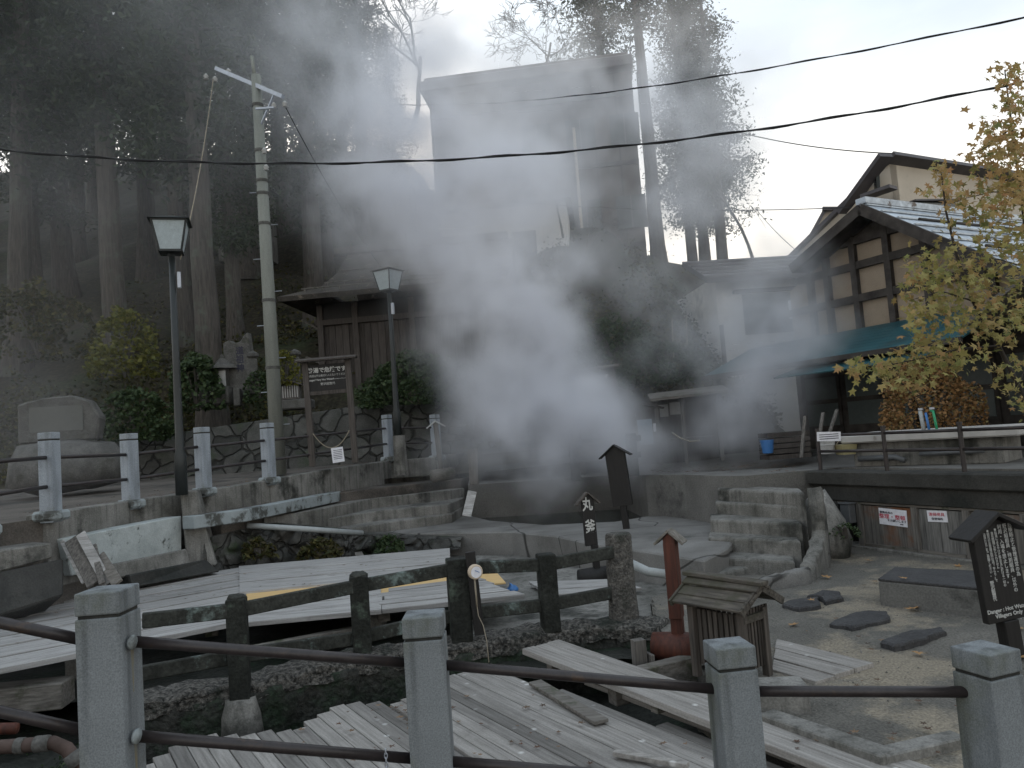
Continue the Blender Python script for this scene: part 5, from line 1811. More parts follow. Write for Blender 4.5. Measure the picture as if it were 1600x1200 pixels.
pk_u, pk_z = h_ov(1345, 319)
le_u, le_z = h_ov(1262, 392)
re_u, re_z = h_ov(1480, 374)
slope_l = (pk_z - le_z) / (pk_u - le_u)
slope_r = (pk_z - re_z) / (re_u - pk_u)
sl = (slope_l + slope_r) / 2
print('house', HL, pk_u, pk_z, slope_l, slope_r, [h_at(*p) for p in [(1290, 465), (1480, 420), (1380, 403), (1240, 545), (1460, 490), (1330, 385), (1380, 360)]])
zL = pk_z - slope_l * (pk_u + .1)
zR = pk_z - slope_r * (HL - pk_u)
m_ = MB()
yo = -hs_s * .09
prof = [(0, -.1), (HL, -.1), (HL, zR), (pk_u, pk_z), (0, zL)]
k = 5
m_.add([(x, yo, z) for x, z in prof] + [(x, yo - hs_s * 7.0, z) for x, z in prof],
       [tuple(range(k)), tuple(range(2 * k - 1, k - 1, -1))] + [(i, i + k, (i + 1) % k + k, (i + 1) % k) for i in range(k)])
m_.build('wall', mPlaster, hs)


def top_z(u_):
    return pk_z - (slope_l * (pk_u - u_) if u_ < pk_u else slope_r * (u_ - pk_u))


beams_z = sorted([h_at(1380, 403)[1], h_at(1380, 457)[1], h_at(1380, 362)[1]])
yb = -hs_s * .045
for z_ in beams_z:
    u0_ = max(0, pk_u - (pk_z - z_) / slope_l)
    u1_ = min(HL, pk_u + (pk_z - z_) / slope_r)
    MB().box(((u0_ + u1_) / 2, yb, z_), (u1_ - u0_, .10, .15)).build('beam', mBeam, hs)
post_u = [h_at(x, 430)[0] for x in (1263, 1290, 1334, 1388, 1447)]
post_u = [max(.08, q) for q in post_u] + [h_at(1447, 430)[0] + 1.15, h_at(1447, 430)[0] + 2.3]
zlo_ = 2.0
for q in post_u:
    if q < HL:
        MB().box((q, yb + hs_s * .004, (zlo_ + top_z(q)) / 2), (.13, .11, top_z(q) - zlo_ - .02)).build('timber_post', mBeam, hs)
# lattice in the gable top
MB().box((pk_u, yb, pk_z - .38), (1.1, .06, .10)).build('beam', mBeam, hs)
m_ = MB()
m_.add([(pk_u, yb + hs_s * .002, pk_z - .05), (pk_u - .75 / max(slope_l, .3) * .5, yb + hs_s * .002, pk_z - .42), (pk_u + .75 / max(slope_r, .3) * .5, yb + hs_s * .002, pk_z - .42)], [(0, 1, 2)])
m_.build('gable_panel', mBeam, hs)
# roof: two slopes with overhang towards the viewer
back = 7.2
yf, yk = hs_s * ov, -hs_s * back
th_ = .16
for (ue, sl_, nm) in ((h_ov(1238, 420)[0], slope_l, 'roof_slope'), (HL + .7, slope_r, 'roof_slope')):
    ze_ = pk_z - sl_ * abs(ue - pk_u)
    m_ = MB()
    nrib = 22
    m_.slab([(pk_u, yf, pk_z + .16), (ue, yf, ze_ + .16), (ue, yk, ze_ + .16), (pk_u, yk, pk_z + .16)], th_)
    o_ = m_.build(nm, mTin if sl_ == slope_r else mSlate, hs)
    rb = MB()
    for i in range(15):
        t_ = (i + .3) / 15
        u_ = pk_u + (ue - pk_u) * t_
        z_ = pk_z + (ze_ - pk_z) * t_ + .175
        rb.beam((u_, yf - hs_s * .02, z_), (u_, yk, z_), .05, .028)
    rb.build('seam_ribs', mTin if sl_ == slope_r else mSlate, o_)
    bg_ = MB().beam((pk_u, yf + hs_s * .03, pk_z + .04), (ue, yf + hs_s * .03, ze_ + .04),   .07, .20)
    bg_.build('barge_board', mBeam, hs)
    # dark soffit
    m_ = MB().slab([(pk_u, yf, pk_z - .004), (ue, yf, ze_ - .004), (ue, hs_s * .0, ze_ - .004), (pk_u, hs_s * .0, pk_z - .004)], .03)
    m_.build('soffit', mBeam, hs)
MB().beam((pk_u, yf, pk_z + .20), (pk_u, yk, pk_z + .20), .22, .12).build('ridge', mTin, hs)
sg_ = MB()
for (du, ya_) in ((1.1, .3), (2.2, 1.0)):
    z_ = pk_z - slope_r * du + .3
    sg_.tube([(pk_u + du, hs_s * .4, z_), (pk_u + du, yk * .5, z_)], .03, 6)
sg_.build('snow_bar', mBeam, hs)
# teal awning: from the wall outwards
au0, au1 = -1.2, HL - 1.6
wz = h_at(1460, 492)[1]
ad = 1.55
zd = wz - .62
m_ = MB()
nr = 9
for i in range(nr):
    t0, t1 = i / nr, (i + 1) / nr
    m_.slab([(au0, hs_s * (ad * t0), wz - .62 * t0 + .01), (au1, hs_s * (ad * t0), wz - .62 * t0 + .01), (au1, hs_s * (ad * t1 + .03), wz - .62 * t1), (au0, hs_s * (ad * t1 + .03), wz - .62 * t1)], .025)
aw = m_.build('awning', mTeal, hs)
m_ = MB()
for i in range(2, 34):
    u_ = au0 + (au1 - au0) * i / 34
    m_.beam((u_, 0, wz + .02), (u_, hs_s * ad, zd + .02), .03, .02)
MB().beam((au0, hs_s * (ad + .02), zd - .03), (au1, hs_s * (ad + .02), zd - .03), .05, .09).build('awning_edge', mBeam, hs)
# second lower strip of the awning
MB().slab([(au0 + 2.4, hs_s * (ad - .2), zd - .10), (au1 - .5, hs_s * (ad - .2), zd - .10), (au1 - .5, hs_s * (ad + .38), zd - .26), (au0 + 2.4, hs_s * (ad + .38), zd - .26)], .025).build('awning_lower', mTeal, hs)
for q in (au0 + .3, au0 + 2.6, au0 + 4.9):
    MB().box((q, hs_s * (ad - .12), zd / 2 - .05), (.11, .11, zd - .1)).build('awning_post', mBeam, hs)
# ground floor: dark doors with dim glass
m_ = MB().box((HL / 2 - .6, hs_s * .02, 1.0), (HL - 1.4, .06, 2.0))
m_.build('lower_wall', mBeam, hs)
for i in range(5):
    u_ = .7 + i * 1.05
    d_ = MB().box((u_, hs_s * .06, .98), (.96, .05, 1.86)).build('sliding_door', mBeam, hs)
    for zz in (.75, 1.3):
        MB().box((u_, hs_s * .088, zz + .05), (.82, .012, .46)).build('pane', mDoorGlass, d_)
# beige corner wall with porch roof at the right
m_ = MB().box((HL - .55, hs_s * .5, 1.05), (.85, .9, 2.1))
m_.build('porch_wall', mPlaster, hs)
for z_ in (.5, 1.05, 1.6):
    MB().box((HL - .55, hs_s * .955, z_), (.86, .03, .07)).build('beam', mBeam, hs)
for sd_ in (-1, 1):
    MB().box((HL - .5 + sd_ * .55, hs_s * .6, 2.38), (1.35, 1.7, .08), Matrix.Rotation(sd_ * R(30), 3, 'Y')).build('porch_roof', mGreyWood, hs)

# beige house behind, higher
h2 = thing('beige_house', 'tall beige rendered house with grey roof behind the timber house', 'house', (0, 0, 0))
Y2 = 23.0
p_pk = PY(1383, 240, Y2)
pr = PY(1520, 262, Y2 + 2.0)
pl2 = PY(1310, 345, Y2 + 1.6)
ax = Vector((pr.x - p_pk.x, pr.y - p_pk.y, 0)).normalized()      # along the front face to the right
bx_ = Vector((-ax.y, ax.x, 0))                                   # to the back
ln2 = 9.0
zt2 = p_pk.z
c0 = Vector((p_pk.x + .1, p_pk.y, 0))
m_ = MB()
fq = [c0 + Vector((0, 0, 0)), c0 + ax * ln2, c0 + ax * ln2 + bx_ * 6, c0 + bx_ * 6]
zz = [zt2 - .25, zt2 - .25, zt2 - 3.2, zt2 - 3.2]
m_.prism([xy(p) for p in fq], .6, zz)
m_.build('wall', mCream, h2)
gl_ = MB()
a = c0 + Vector((-.01, 0, 0))
left_dir = Vector((-.75, .66, 0)).normalized()
g0, g1 = c0, c0 + left_dir * 2.6
gl_.prism([xy(g0), xy(g0 + ax * .3), xy(g1 + ax * 3 + bx_ * 1.0), xy(g1)], .6, [zt2 - .3, zt2 - .3, zt2 - 2.0, zt2 - 2.6])
gl_.build('side_wall', mCream, h2)
rf = MB()
o1 = c0 - bx_ * .28 - ax * .15
rf.slab([o1 + Vector((0, 0, zt2 - .05)), o1 + ax * (ln2 + .4) + Vector((0, 0, zt2 - .05)), o1 + ax * (ln2 + .4) + bx_ * 7 + Vector((0, 0, zt2 - 3.4)), o1 + bx_ * 7 + Vector((0, 0, zt2 - 3.4))], .14)
rf.build('roof', mSlate, h2)
rf = MB()
t0_, t1_ = PY(1384, 242, Y2 - .7), PY(1318, 332, Y2 + 1.2)
rf.beam(t0_, t1_, .45, .14, Vector((0, 0, 1)))
rf.build('side_roof', mSlate, h2)
for (x0, y0_, x1, y1_, yy) in ((1428, 318, 1492, 336, 23.3),):
    w_ = MB().beam(PY(x0, (y0_ + y1_) / 2, yy), PY(x1, (y0_ + y1_) / 2 + 1, yy + .9), .1, .45)
    wo = w_.build('window', mGlassDark, h2)
    MB().beam(PY(x0 - 5, y0_ - 3, yy), PY(x1 + 5, y0_ - 4, yy + .9), .35, .05).build('window_hood', mSlate, wo)
wo = MB().beam(PY(1368, 283, Y2 + .2), PY(1372, 281, Y2 - .05), .1, .5).build('window', mGlassDark, h2)
MB().beam(PY(1350, 308, Y2 + .1), PY(1396, 292, Y2 - .6), .5, .10).build('canopy', mSlate, h2)
# far pale gable
p = PY(1288, 330, 30)
h3 = thing('pale_house', 'far pale house gable between the trees and timber house', 'house', (p.x, p.y, 0), R(-20))
m_ = MB()
prof = [(-1.1, .5), (3.2, .5), (3.2, p.z - .6), (.0, p.z), (-1.1, p.z - 1.7)]
m_.add([(x, 0, z) for x, z in prof] + [(x, 4, z) for x, z in prof], [tuple(range(5)), tuple(range(9, 4, -1))] + [(i, i + 5, (i + 1) % 5 + 5, (i + 1) % 5) for i in range(5)])
m_.build('wall', mCream, h3)
MB().beam((-1.3, -.1, p.z - 2.0), (.05, -.1, p.z + .08), .12, .1, Vector((0, 1, 0))).box((1.6, 1.9, p.z + .02 - .25), (3.4, 4.4, .12), Matrix.Rotation(R(10), 3, 'Y')).build('roof', mSlate, h3)

# white house with tiled eave
p = PY(1140, 560, 20.5)
h4 = thing('white_house', 'white rendered house wall with a grey ribbed roof in the mist', 'house', (p.x - .2, 20.5, 0), R(4))
zr0, zr1 = PY(1110, 436, 20.0).z, PY(1110, 408, 21.5).z
wL, wR = 0.0, 3.6
MB().box(((wL + wR) / 2, 2, (zr0 + .6) / 2), (wR - wL, 4, zr0 - .3)).build('wall', mWhiteWall, h4)
rf = MB().slab([(wL - .45, -.7, zr0), (wR + .2, -.7, zr0), (wR + .2, 1.3, zr1 + .1), (wL - .45, 1.3, zr1 + .1)], .14)
ro_ = rf.build('roof', mSlate, h4)
m_ = MB()
for i in range(5):
    t_ = i / 5
    m_.beam((wL - .46, -.7 + 2 * t_, zr0 + (zr1 + .1 - zr0) * t_ + .03), (wR + .2, -.7 + 2 * t_, zr0 + (zr1 + .1 - zr0) * t_ + .03), .06, .05)
m_.build('roof_ribs', mSlate, ro_)
zw = PY(1180, 490, 20.5).z
w_ = MB().box((1.45, -.02, zw), (1.5, .1, 1.1)).build('window', mGlassDark, h4)
MB().box((1.35, -.06, zw + .62), (1.8, .18, .10)).build('window_head', mBeam, w_)
MB().box((2.1, -.07, zw + .05), (.34, .03, .5)).build('pane', mWhite, w_)
MB().box((wL + .05, -.03, 2.6), (.10, .06, 3.2)).build('corner_pipe', mBeam, h4)

# open shelter with shelves on the terrace
p = PY(1078, 690, 15.8)
st_ = thing('open_shelter', 'low open timber shelter with notices behind the terrace', 'shelter', (p.x, p.y, .82), R(-8))
MB().box((.05, .6, .72), (1.15, .05, 1.44)).build('back_panel', mBrownWood, st_)
for x_ in (-.62, -.1, .62):
    MB().box((x_, 0, .7), (.07, .07, 1.4)).build('post', mGreyWoodV, st_)
MB().slab([(-.75, -.35, 1.36), (.85, -.35, 1.42), (.85, .8, 1.58), (-.75, .8, 1.52)], .05).build('roof', mGreyWood, st_)
for (x_, z_, s_) in ((-.45, 1.12, .2), (-.2, 1.15, .22)):
    MB().box((x_, .56, z_), (s_, .01, .26)).build('notice', mWhitePlastic, st_)
MB().box((.1, .35, .5), (.9, .4, .04)).build('shelf', mBrownWood, st_)
p = PY(1040, 680, 15.4)
st_ = thing('notice_case', 'dark case with pinned papers left of the open shelter', 'notice board', (p.x - .28, p.y + .6, .80), R(-6))
MB().box((0, 0, .62), (.62, .1, 1.15)).build('case', mBrownWood, st_)
MB().box((-.04, -.055, .72), (.34, .012, .52)).build('poster', PLAIN('faded_print', (.3, .36, .42)), st_)
MB().box((.2, -.055, .8), (.10, .012, .17)).build('paper', mWhite, st_)
MB().slab([(-.4, -.2, 1.2), (0, -.2, 1.32), (0, .2, 1.32), (-.4, .2, 1.2)], .03).slab([(0, -.2, 1.32), (.4, -.2, 1.2), (.4, .2, 1.2), (0, .2, 1.32)], .03).build('roof', mBrownWood, st_)

# slope poles on the hill behind
for k, (x, ya_, yb_, lb) in enumerate([(1050, 500, 545, 'thin bamboo stake leftmost on the slope behind the shelter'), (1072, 495, 552, 'thin bamboo stake next to the right on the slope behind the shelter')]):
    tag(MB().tube([PY(x + 3, yb_ + 20, 19), PY(x, ya_, 19)], .018, 6).build('bamboo_stake', mRope), lb, 'stake')

# concrete wash trough on the terrace
mRim = MAT('whitened_concrete', (0.5, 0.485, 0.46), (0.3, 0.29, 0.275), scale=2, rough=.8, stain=(0.14, 0.12, 0.10), stain_scale=2.2, stain_lo=.58, stain_hi=.7)
tr = thing('wash_trough', 'long concrete wash trough with whitened rim on the terrace', 'trough', (0, 0, 0))
q = [PY(1334, 716, 11.5), PY(1568, 704, 10.1)]
zt_ = PY(1440, 674, 10.8).z
da = (q[1] - q[0])
da.z = 0
L_ = da.length
ang_ = math.atan2(da.y, da.x)
tr.location = (q[0].x, q[0].y, .8)
tr.rotation_euler = (0, 0, ang_)
hh = zt_ - .8
MB().box((L_ / 2, .45, hh / 2 - .06), (L_, .9, hh - .1)).build('basin', mConc, tr, bevel=.02)
MB().box((L_ / 2 + .05, .45, hh - .06), (L_ + .35, 1.15, .12)).build('rim', mRim, tr, bevel=.02)
MB().box((L_ / 2 + .05, .45, hh + .0), (L_ + .1, .8, .03)).build('slab_top', mRim, tr, bevel=.008)
MB().tube([(.1, -.08, .12), (.62, -.08, .13), (.75, -.1, .08)], .04, 10).build('drain', mDarkPVC, tr, smooth=True)
MB().tube([(.95, -.08, .16), (L_ - .2, -.08, .18)], .03, 10).build('drain', mDarkPVC, tr, smooth=True)
for k, (dx, mt_, hgt) in enumerate([(0, mPVC, .28), (.07, mBlue, .25), (.17, mGreen, .27)]):
    x_ = L_ * .47 + dx
    MB().tube([(x_ + .03, .2, hh), (x_ + .01, .22, hh + hgt * .6), (x_ - .01, .25, hh + hgt)] + ([(x_ - .05, .27, hh + hgt + .01)] if k == 2 else []), .028 if k == 0 else .018, 8).build('hose', mt_, tr, smooth=True)
for dx in (.0, .15):
    MB().box((L_ * .47 + dx, .25, hh + .31), (.06, .03, .03)).build('tap', mGalv, tr)
# white bucket, paper, basket and tub on the terrace
bp = PY(1293, 709, 11.6)
bk = thing('bucket', 'white ribbed plastic bucket at the left end of the terrace railing', 'bucket', bp)
m_ = MB()
m_.lathe([(.10, 0), (.115, .12), (.122, .13), (.118, .15), (.125, .2), (.13, .21), (.126, .26), (.13, .30)], (0, 0, 0), 20)
m_.build('pail', mWhitePlastic, bk)
pp_ = thing('paper_sheet', 'crumpled white printed sheet on the terrace railing by the bucket', 'paper notice', PY(1295, 682, 10.85), R(-8))
MB().box((0, 0, 0), (.32, .006, .13), Matrix.Rotation(.06, 3, 'Y')).build('sheet', mWhite, pp_)
for i in range(3):
    MB().box((0, -.004, .03 - i * .03), (.26, .002, .010)).build('printed_line', mInk, pp_)
kp = PY(1322, 710, 11.5)
bk = thing('basket', 'small square straw basket beside the white bucket', 'basket', kp, R(10))
MB().hull8([(-.10, -.09, 0), (.10, -.09, 0), (.10, .09, 0), (-.10, .09, 0)], [(-.13, -.11, .15), (.13, -.11, .15), (.13, .11, .15), (-.13, .11, .15)]).build('body', PLAIN('straw', (.34, .3, .16)), bk)
MB().tube([Vector((.14 * math.cos(t * math.pi), 0, .14 + .09 * math.sin(t * math.pi))) for t in [i / 8 for i in range(9)]], .007, 6).build('handle', mRope, bk)
tp = PY(1200, 708, 14.0)
bk = thing('blue_tub', 'blue plastic tub standing at the back of the steaming terrace', 'tub', tp)
m_ = MB().lathe([(.09, 0), (.115, .2), (.12, .21), (.12, .24)], (0, 0, 0), 18)
m_.build('tub_body', mBlue, bk)
for k, (x0, y0_, x1, y1_) in enumerate([(1288, 690, 1308, 640), (1278, 688, 1286, 645), (1252, 705, 1258, 650)]):
    tag(MB().beam(PY(x0, y0_ + 10, 12.6), PY(x1, y1_, 12.8), .05, .03).build('leaning_stick', mGreyWoodV), ['long pale stick leaning by the dark house door', 'short stick leaning left of the long pale one', 'upright stick in the mist by the blue tub'][k], 'stick')
m_ = MB()
for i in range(5):
    m_.box((PY(1225, 690, 14.2).x, PY(1225, 690, 14.2).y, .9 + i * .1), (.8, .4, .08), Matrix.Rotation(.1, 3, 'Z'))
tag(m_.build('crate_stack', mBrownWood), 'dim low slatted crate at the back of the terrace', 'crate')
rpts = [PY(1050, 676, 15.0), PY(1062, 684, 14.9), PY(1078, 690, 14.8), PY(1094, 688, 14.8)]
tag(MB().tube(rpts, .015, 6).build('rope', mRope, smooth=True), 'slack pale rope hanging in the mist before the shelter', 'rope')

# ================================================================== TREES AND PLANTS
def scatter_leaf(m_, p, s, r_, droop=0.0, elong=1.0):
    """One small pointed leaf or needle tuft, turned at random."""
    a, b = r_.uniform(0, 6.283), r_.uniform(-.9, .9)
    d = Vector((math.cos(a) * math.cos(b), math.sin(a) * math.cos(b), math.sin(b) - droop)).normalized()
    n_ = Vector((r_.gauss(0, 1), r_.gauss(0, 1), r_.gauss(0, 1) + .6))
    w_ = d.cross(n_)
    if w_.length < 1e-4:
        return
    w_ = w_.normalized() * s * .42
    d = d * s * elong
    o_ = len(m_.v)
    m_.v += [tuple(p - d * .5), tuple(p + w_), tuple(p + d * .6), tuple(p - w_)]
    m_.f.append((o_, o_ + 1, o_ + 2, o_ + 3))


def cedar_parts(seed, h=22.0, z0=.34, rad=2.9, nlimb=84, dens=300, leaf=.115):
    r_ = random.Random(seed)
    tr_ = MB()
    pts, rs = [], []
    bend = Vector((r_.uniform(-.3, .3), r_.uniform(-.3, .3), 0))
    for i in range(13):
        t_ = i / 12
        pts.append(Vector((0, 0, h * t_ * .98)) + bend * math.sin(t_ * 2.2) + Vector((r_.uniform(-.03, .03), r_.uniform(-.03, .03), 0)))
        rs.append(.36 * (1 - t_) ** .8 + .03 + (.14 if i == 0 else 0))
    tr_.tube(pts, rs, 12)
    lm = MB()
    lf_ = MB()
    for k in range(nlimb):
        t_ = z0 + (1 - z0) * (k + r_.random()) / nlimb
        a = r_.uniform(0, 6.283)
        ln = rad * (1.02 - t_) ** .55 * r_.uniform(.55, 1.15) * (1 if t_ > z0 + .1 else r_.uniform(.4, 1))
        b = Vector((0, 0, h * t_)) + bend * math.sin(t_ * 2.2)
        d = Vector((math.cos(a), math.sin(a), 0))
        P_ = [b, b + d * ln * .4 + Vector((0, 0, .10 * ln)), b + d * ln * .75 + Vector((0, 0, -.02 * ln)), b + d * ln + Vector((0, 0, -.10 * ln))]
        lm.tube(P_, [.05, .035, .022, .008], 5)
        n = int(dens * ln / rad)
        for q in range(n):
            s_ = r_.random() ** .7
            i_ = min(int(s_ * 3), 2)
            p = P_[i_].lerp(P_[i_ + 1], s_ * 3 - i_)
            sp = .22 + .28 * math.sin(s_ * 2.6)
            p = p + Vector((r_.gauss(0, sp), r_.gauss(0, sp), r_.gauss(-.12, sp * .7)))
            scatter_leaf(lf_, p, leaf * r_.uniform(.6, 1.3), r_, .5, 2.0)
    return tr_, lm, lf_


cedar_kinds = []
for sd_, kw in ((1, dict(z0=.36)), (2, dict(z0=.30, rad=3.2)), (3, dict(z0=.22, rad=2.6)), (4, dict(z0=.2, rad=3.3, nlimb=96, dens=230)), (5, dict(z0=.56, rad=3.0, nlimb=70, dens=240))):
    a, b, c = cedar_parts(sd_, **kw)
    cedar_kinds.append([x.build(n, mt).data for x, n, mt in ((a, 'trunk', mBark), (b, 'limbs', mBark), (c, 'crown', mCedar))])
for o_ in [o for o in COL.objects if o.name.split('.')[0] in ('trunk', 'limbs', 'crown') and o.parent is None]:
    bpy.data.objects.remove(o_)


def cedar(label, px, y, kind, sc, rot, group):
    x = PY(px, 640, y).x
    z = hill_z(x, y) - .3
    t_ = thing('cedar_tree', label, 'tree', (x, y, z), rot, group)
    t_.scale = (sc, sc, sc)
    for n, me in zip(('trunk', 'limbs', 'crown'), cedar_kinds[kind]):
        o_ = bpy.data.objects.new(n, me)
        COL.objects.link(o_)
        o_.parent = t_
    return t_


LG = 'dark cedars in the forest on the left slope'
left_cedars = [
    (332, 20.6, 0, .95, 'cedar with the thick pale trunk just left of the utility pole'),
    (188, 23.5, 0, .98, 'cedar with a bare trunk above the left street lamp'),
    (296, 25.0, 1, .95, 'slim cedar trunk hidden behind the thick one by the pole'),
    (30, 24.0, 1, 1.0, 'hazy cedar near the left edge of the picture'),
    (-110, 22.5, 0, 1.0, 'cedar crown reaching in from beyond the left edge'),
    (110, 29.0, 1, 1.05, 'cedar deeper in the forest behind the leftmost trunks'),
    (240, 31.0, 2, 1.0, 'leafy cedar filling the gap behind the left street lamp'),
    (400, 29.5, 1, .98, 'cedar directly behind the top of the utility pole'),
    (500, 26.0, 2, .92, 'full cedar right of the utility pole, steam on its right'),
    (455, 34.0, 1, 1.0, 'tall cedar further back right of the pole'),
    (-20, 34.0, 2, 1.05, 'distant cedar low in the haze at far left'),
    (330, 38.0, 2, 1.05, 'distant cedar in the back row above the pole'),
    (160, 40.0, 2, 1.1, 'distant cedar in the back row above the left lamp'),
    (560, 33.0, 0, .80, 'last cedar of the left forest, fading into the steam'),
    (-160, 30.0, 2, 1.1, 'cedar out at the left of the forest edge'),
    (60, 44.0, 2, 1.2, 'rearmost cedar at the upper left corner'),
    (250, 44.0, 2, 1.15, 'rear cedar high on the slope above the left lamp head'),
    (420, 46.0, 2, 1.15, 'rear cedar high on the slope above the crossarm'),
    (500, 40.0, 2, 1.0, 'rear cedar on the slope just left of the steam'),
    (130, 34.0, 2, .95, 'leafy cedar between the two leftmost bare trunks'),
    (290, 33.0, 2, .9, 'leafy cedar behind the thick pale trunk'),
    (-60, 40.0, 2, 1.15, 'rear cedar in the haze outside the left lamp'),
    (590, 41.0, 2, .85, 'rear cedar at the forest edge behind the steam'),
    (375, 24.5, 2, .70, 'younger leafy cedar right behind the utility pole'),
    (60, 28.0, 2, .8, 'younger leafy cedar near the left edge'),
    (525, 30.0, 3, .62, 'dense young cedar left of the big brown building, in the steam'),
    (590, 34.0, 3, .52, 'dense young cedar touching the left side of the brown building'),
    (640, 37.5, 3, .44, 'short dense cedar at the left corner of the brown building')]
for k, (px, y, kd, sc, lb) in enumerate(left_cedars):
    cedar(lb, px, y, kd, sc, k * 1.9, LG)
RG = 'cedars standing right of the big brown building'
for k, (px, y, kd, sc, lb) in enumerate([(1050, 34, 4, .95, 'bare cedar trunk closest to the right edge of the brown building'), (1102, 36, 3, .70, 'leafy cedar second from the brown building'),
                                         (1126, 37, 3, .76, 'broad cedar in the middle of the clump right of the building'), (1150, 35, 3, .72, 'rightmost leafy cedar against the bright sky'),
                                         (985, 43, 4, 1.12, 'cedar crown rising over the roof of the brown building'), (1118, 42, 1, .88, 'rear cedar of the clump against the sky')]):
    cedar(lb, px, y, kd, sc, k * 2.3 + .4, RG)


def bare_tree(label, base, h, seed, lean=Vector((0, 0, 0)), r0=.16, depth=6, spread=.55, first=.35, twig=.008):
    r_ = random.Random(seed)
    t_ = thing('bare_tree', label, 'tree', base)
    m_ = MB()
    tw = MB()

    def grow(p, d, ln, r, dep):
        n = 4
        P_ = [p]
        for i in range(n):
            d = (d + Vector((r_.gauss(0, .11), r_.gauss(0, .11), r_.gauss(.02, .08)))).normalized()
            P_.append(P_[-1] + d * ln / n)
        r1 = max(r * .62, twig * .5)
        (m_ if dep >= depth - 1 else tw).tube(P_, [max(r + (r1 - r) * i / n, twig * .5) for i in range(n + 1)], 6 if dep > 2 else 4, caps=False)
        if dep <= 0:
            return
        for k in range(3 if dep != 4 else 2):
            a = r_.uniform(0, 6.283)
            q = d.orthogonal().normalized()
            q = Matrix.Rotation(a, 3, d) @ q
            nd = (d + q * spread * r_.uniform(.6, 1.5)).normalized()
            s_ = r_.uniform(.55, 1.0)
            i_ = min(int(s_ * n), n - 1)
            grow(P_[i_].lerp(P_[i_ + 1], s_ * n - i_), nd, ln * r_.uniform(.62, .85), r1 * .85, dep - 1)
    grow(Vector((0, 0, 0)), (Vector((0, 0, 1)) + lean).normalized(), h * first, r0, depth)
    m_.build('trunk', mTwig, t_, smooth=True)
    tw.build('branches', mTwig, t_, smooth=True)
    return t_


bare_tree('bare spreading tree behind the roof of the brown building', PY(648, 190, 41), 13, 5, Vector((.5, 0, 0)), .16, 7, .75, .27, .022)
bare_tree('second bare tree with fine twigs above the brown building roof', PY(850, 130, 44), 12, 8, Vector((.1, 0, 0)), .10, 7, .8, .25, .02)
bare_tree('slender bare tree beside the white house', PY(1178, 410, 24.5), 6.5, 12, Vector((-.05, 0, 0)), .055, 5, .5, .36, .008)
bare_tree('small bare sapling before the pale annex block', PY(880, 372, 25.5), 3.6, 17, Vector((.1, 0, 0)), .04, 5, .6, .36, .008)
bare_tree('bare twiggy shrub in front of the concrete ledge', PY(905, 420, 24.5), 2.4, 23, Vector((.3, 0, 0)), .03, 5, .7, .36, .008)


def shrub(name, label, cat, base, rx, ry, rz, n, leaf, mat, seed, stems=7, shape=0.3, flat=0.0, elong=1.0):
    r_ = random.Random(seed)
    t_ = thing(name, label, cat, base)
    lf_ = MB()
    i = 0
    while i < n:
        a, z = r_.uniform(0, 6.283), r_.uniform(-.25, 1)
        rr = math.sqrt(max(0, 1 - max(z, 0) ** 2)) * (.55 + .45 * r_.random() ** .5)
        p = Vector((math.cos(a) * rr * rx, math.sin(a) * rr * ry, (z + .25) / 1.25 * rz * (.75 + .25 * r_.random())))
        q = p + Vector((base[0], base[1], base[2]))
        if noise.noise(q * (2.2 / max(rx, .4))) + .25 * noise.noise(q * 6) < -shape:
            i += .3
            continue
        p *= 1 + .22 * noise.noise(q * 1.7)
        scatter_leaf(lf_, p, leaf * r_.uniform(.6, 1.35), r_, .15, elong)
        i += 1
    lf_.build('foliage', mat, t_)
    sm = MB()
    for k in range(stems):
        a = r_.uniform(0, 6.283)
        e = Vector((math.cos(a) * rx * .55, math.sin(a) * ry * .55, rz * .75))
        sm.tube([(0, 0, 0), e * .5 + Vector((0, 0, rz * .12)), e], [.025, .018, .008], 5)
    sm.build('stems', mTwig, t_)
    return t_


shrub('azalea_bush', 'rounded dark evergreen bush beside the old hall', 'bush', PY(650, 634, 18.9), 1.35, .9, 1.35, 6500, .085, mShrub, 31)
shrub('azalea_bush', 'dim evergreen bush right of the rounded one, in the steam', 'bush', PY(745, 640, 19.5), 1.3, .9, 1.2, 3500, .09, mShrub, 32)
shrub('leafy_bush', 'yellow-green bush left of the left street lamp', 'bush', PY(195, 590, 18.9), .85, .7, 1.9, 2600, .10, mYellowLeaf, 33, shape=.05)
shrub('leafy_bush', 'green leafy bush between the left lamp and the stone lantern', 'bush', PY(308, 640, 18.6), .7, .6, 1.5, 2600, .10, mShrub, 34, shape=.1)
shrub('leafy_bush', 'low dark bush behind the railing right of the memorial stone', 'bush', PY(210, 690, 17.5), 1.0, .6, 1.2, 3000, .09, mShrub, 35, shape=.1)
shrub('leafy_bush', 'small yellow-tipped bush right of the utility pole', 'bush', PY(446, 605, 18.75), .42, .4, .95, 900, .075, mYellowLeaf, 36, shape=.15)
shrub('leafy_bush', 'dark bush in front of the broken memorial stone', 'bush', PY(408, 628, 18.7), .42, .35, .75, 900, .07, mShrub, 37)
shrub('leafy_bush', 'wide dull bush high on the left slope', 'bush', PY(60, 560, 20), 1.6, 1.0, 2.1, 3600, .11, mUnder, 38, shape=.05)
shrub('leafy_bush', 'green bush on the slope behind the hazy notice board', 'bush', PY(960, 565, 18.6), 1.1, .8, 1.1, 2600, .09, mShrub, 39, shape=.1)
shrub('leafy_bush', 'green bush behind the open shelter in the mist', 'bush', PY(1040, 600, 18.2), 1.2, .8, 1.0, 2600, .09, mShrub, 40, shape=.1)
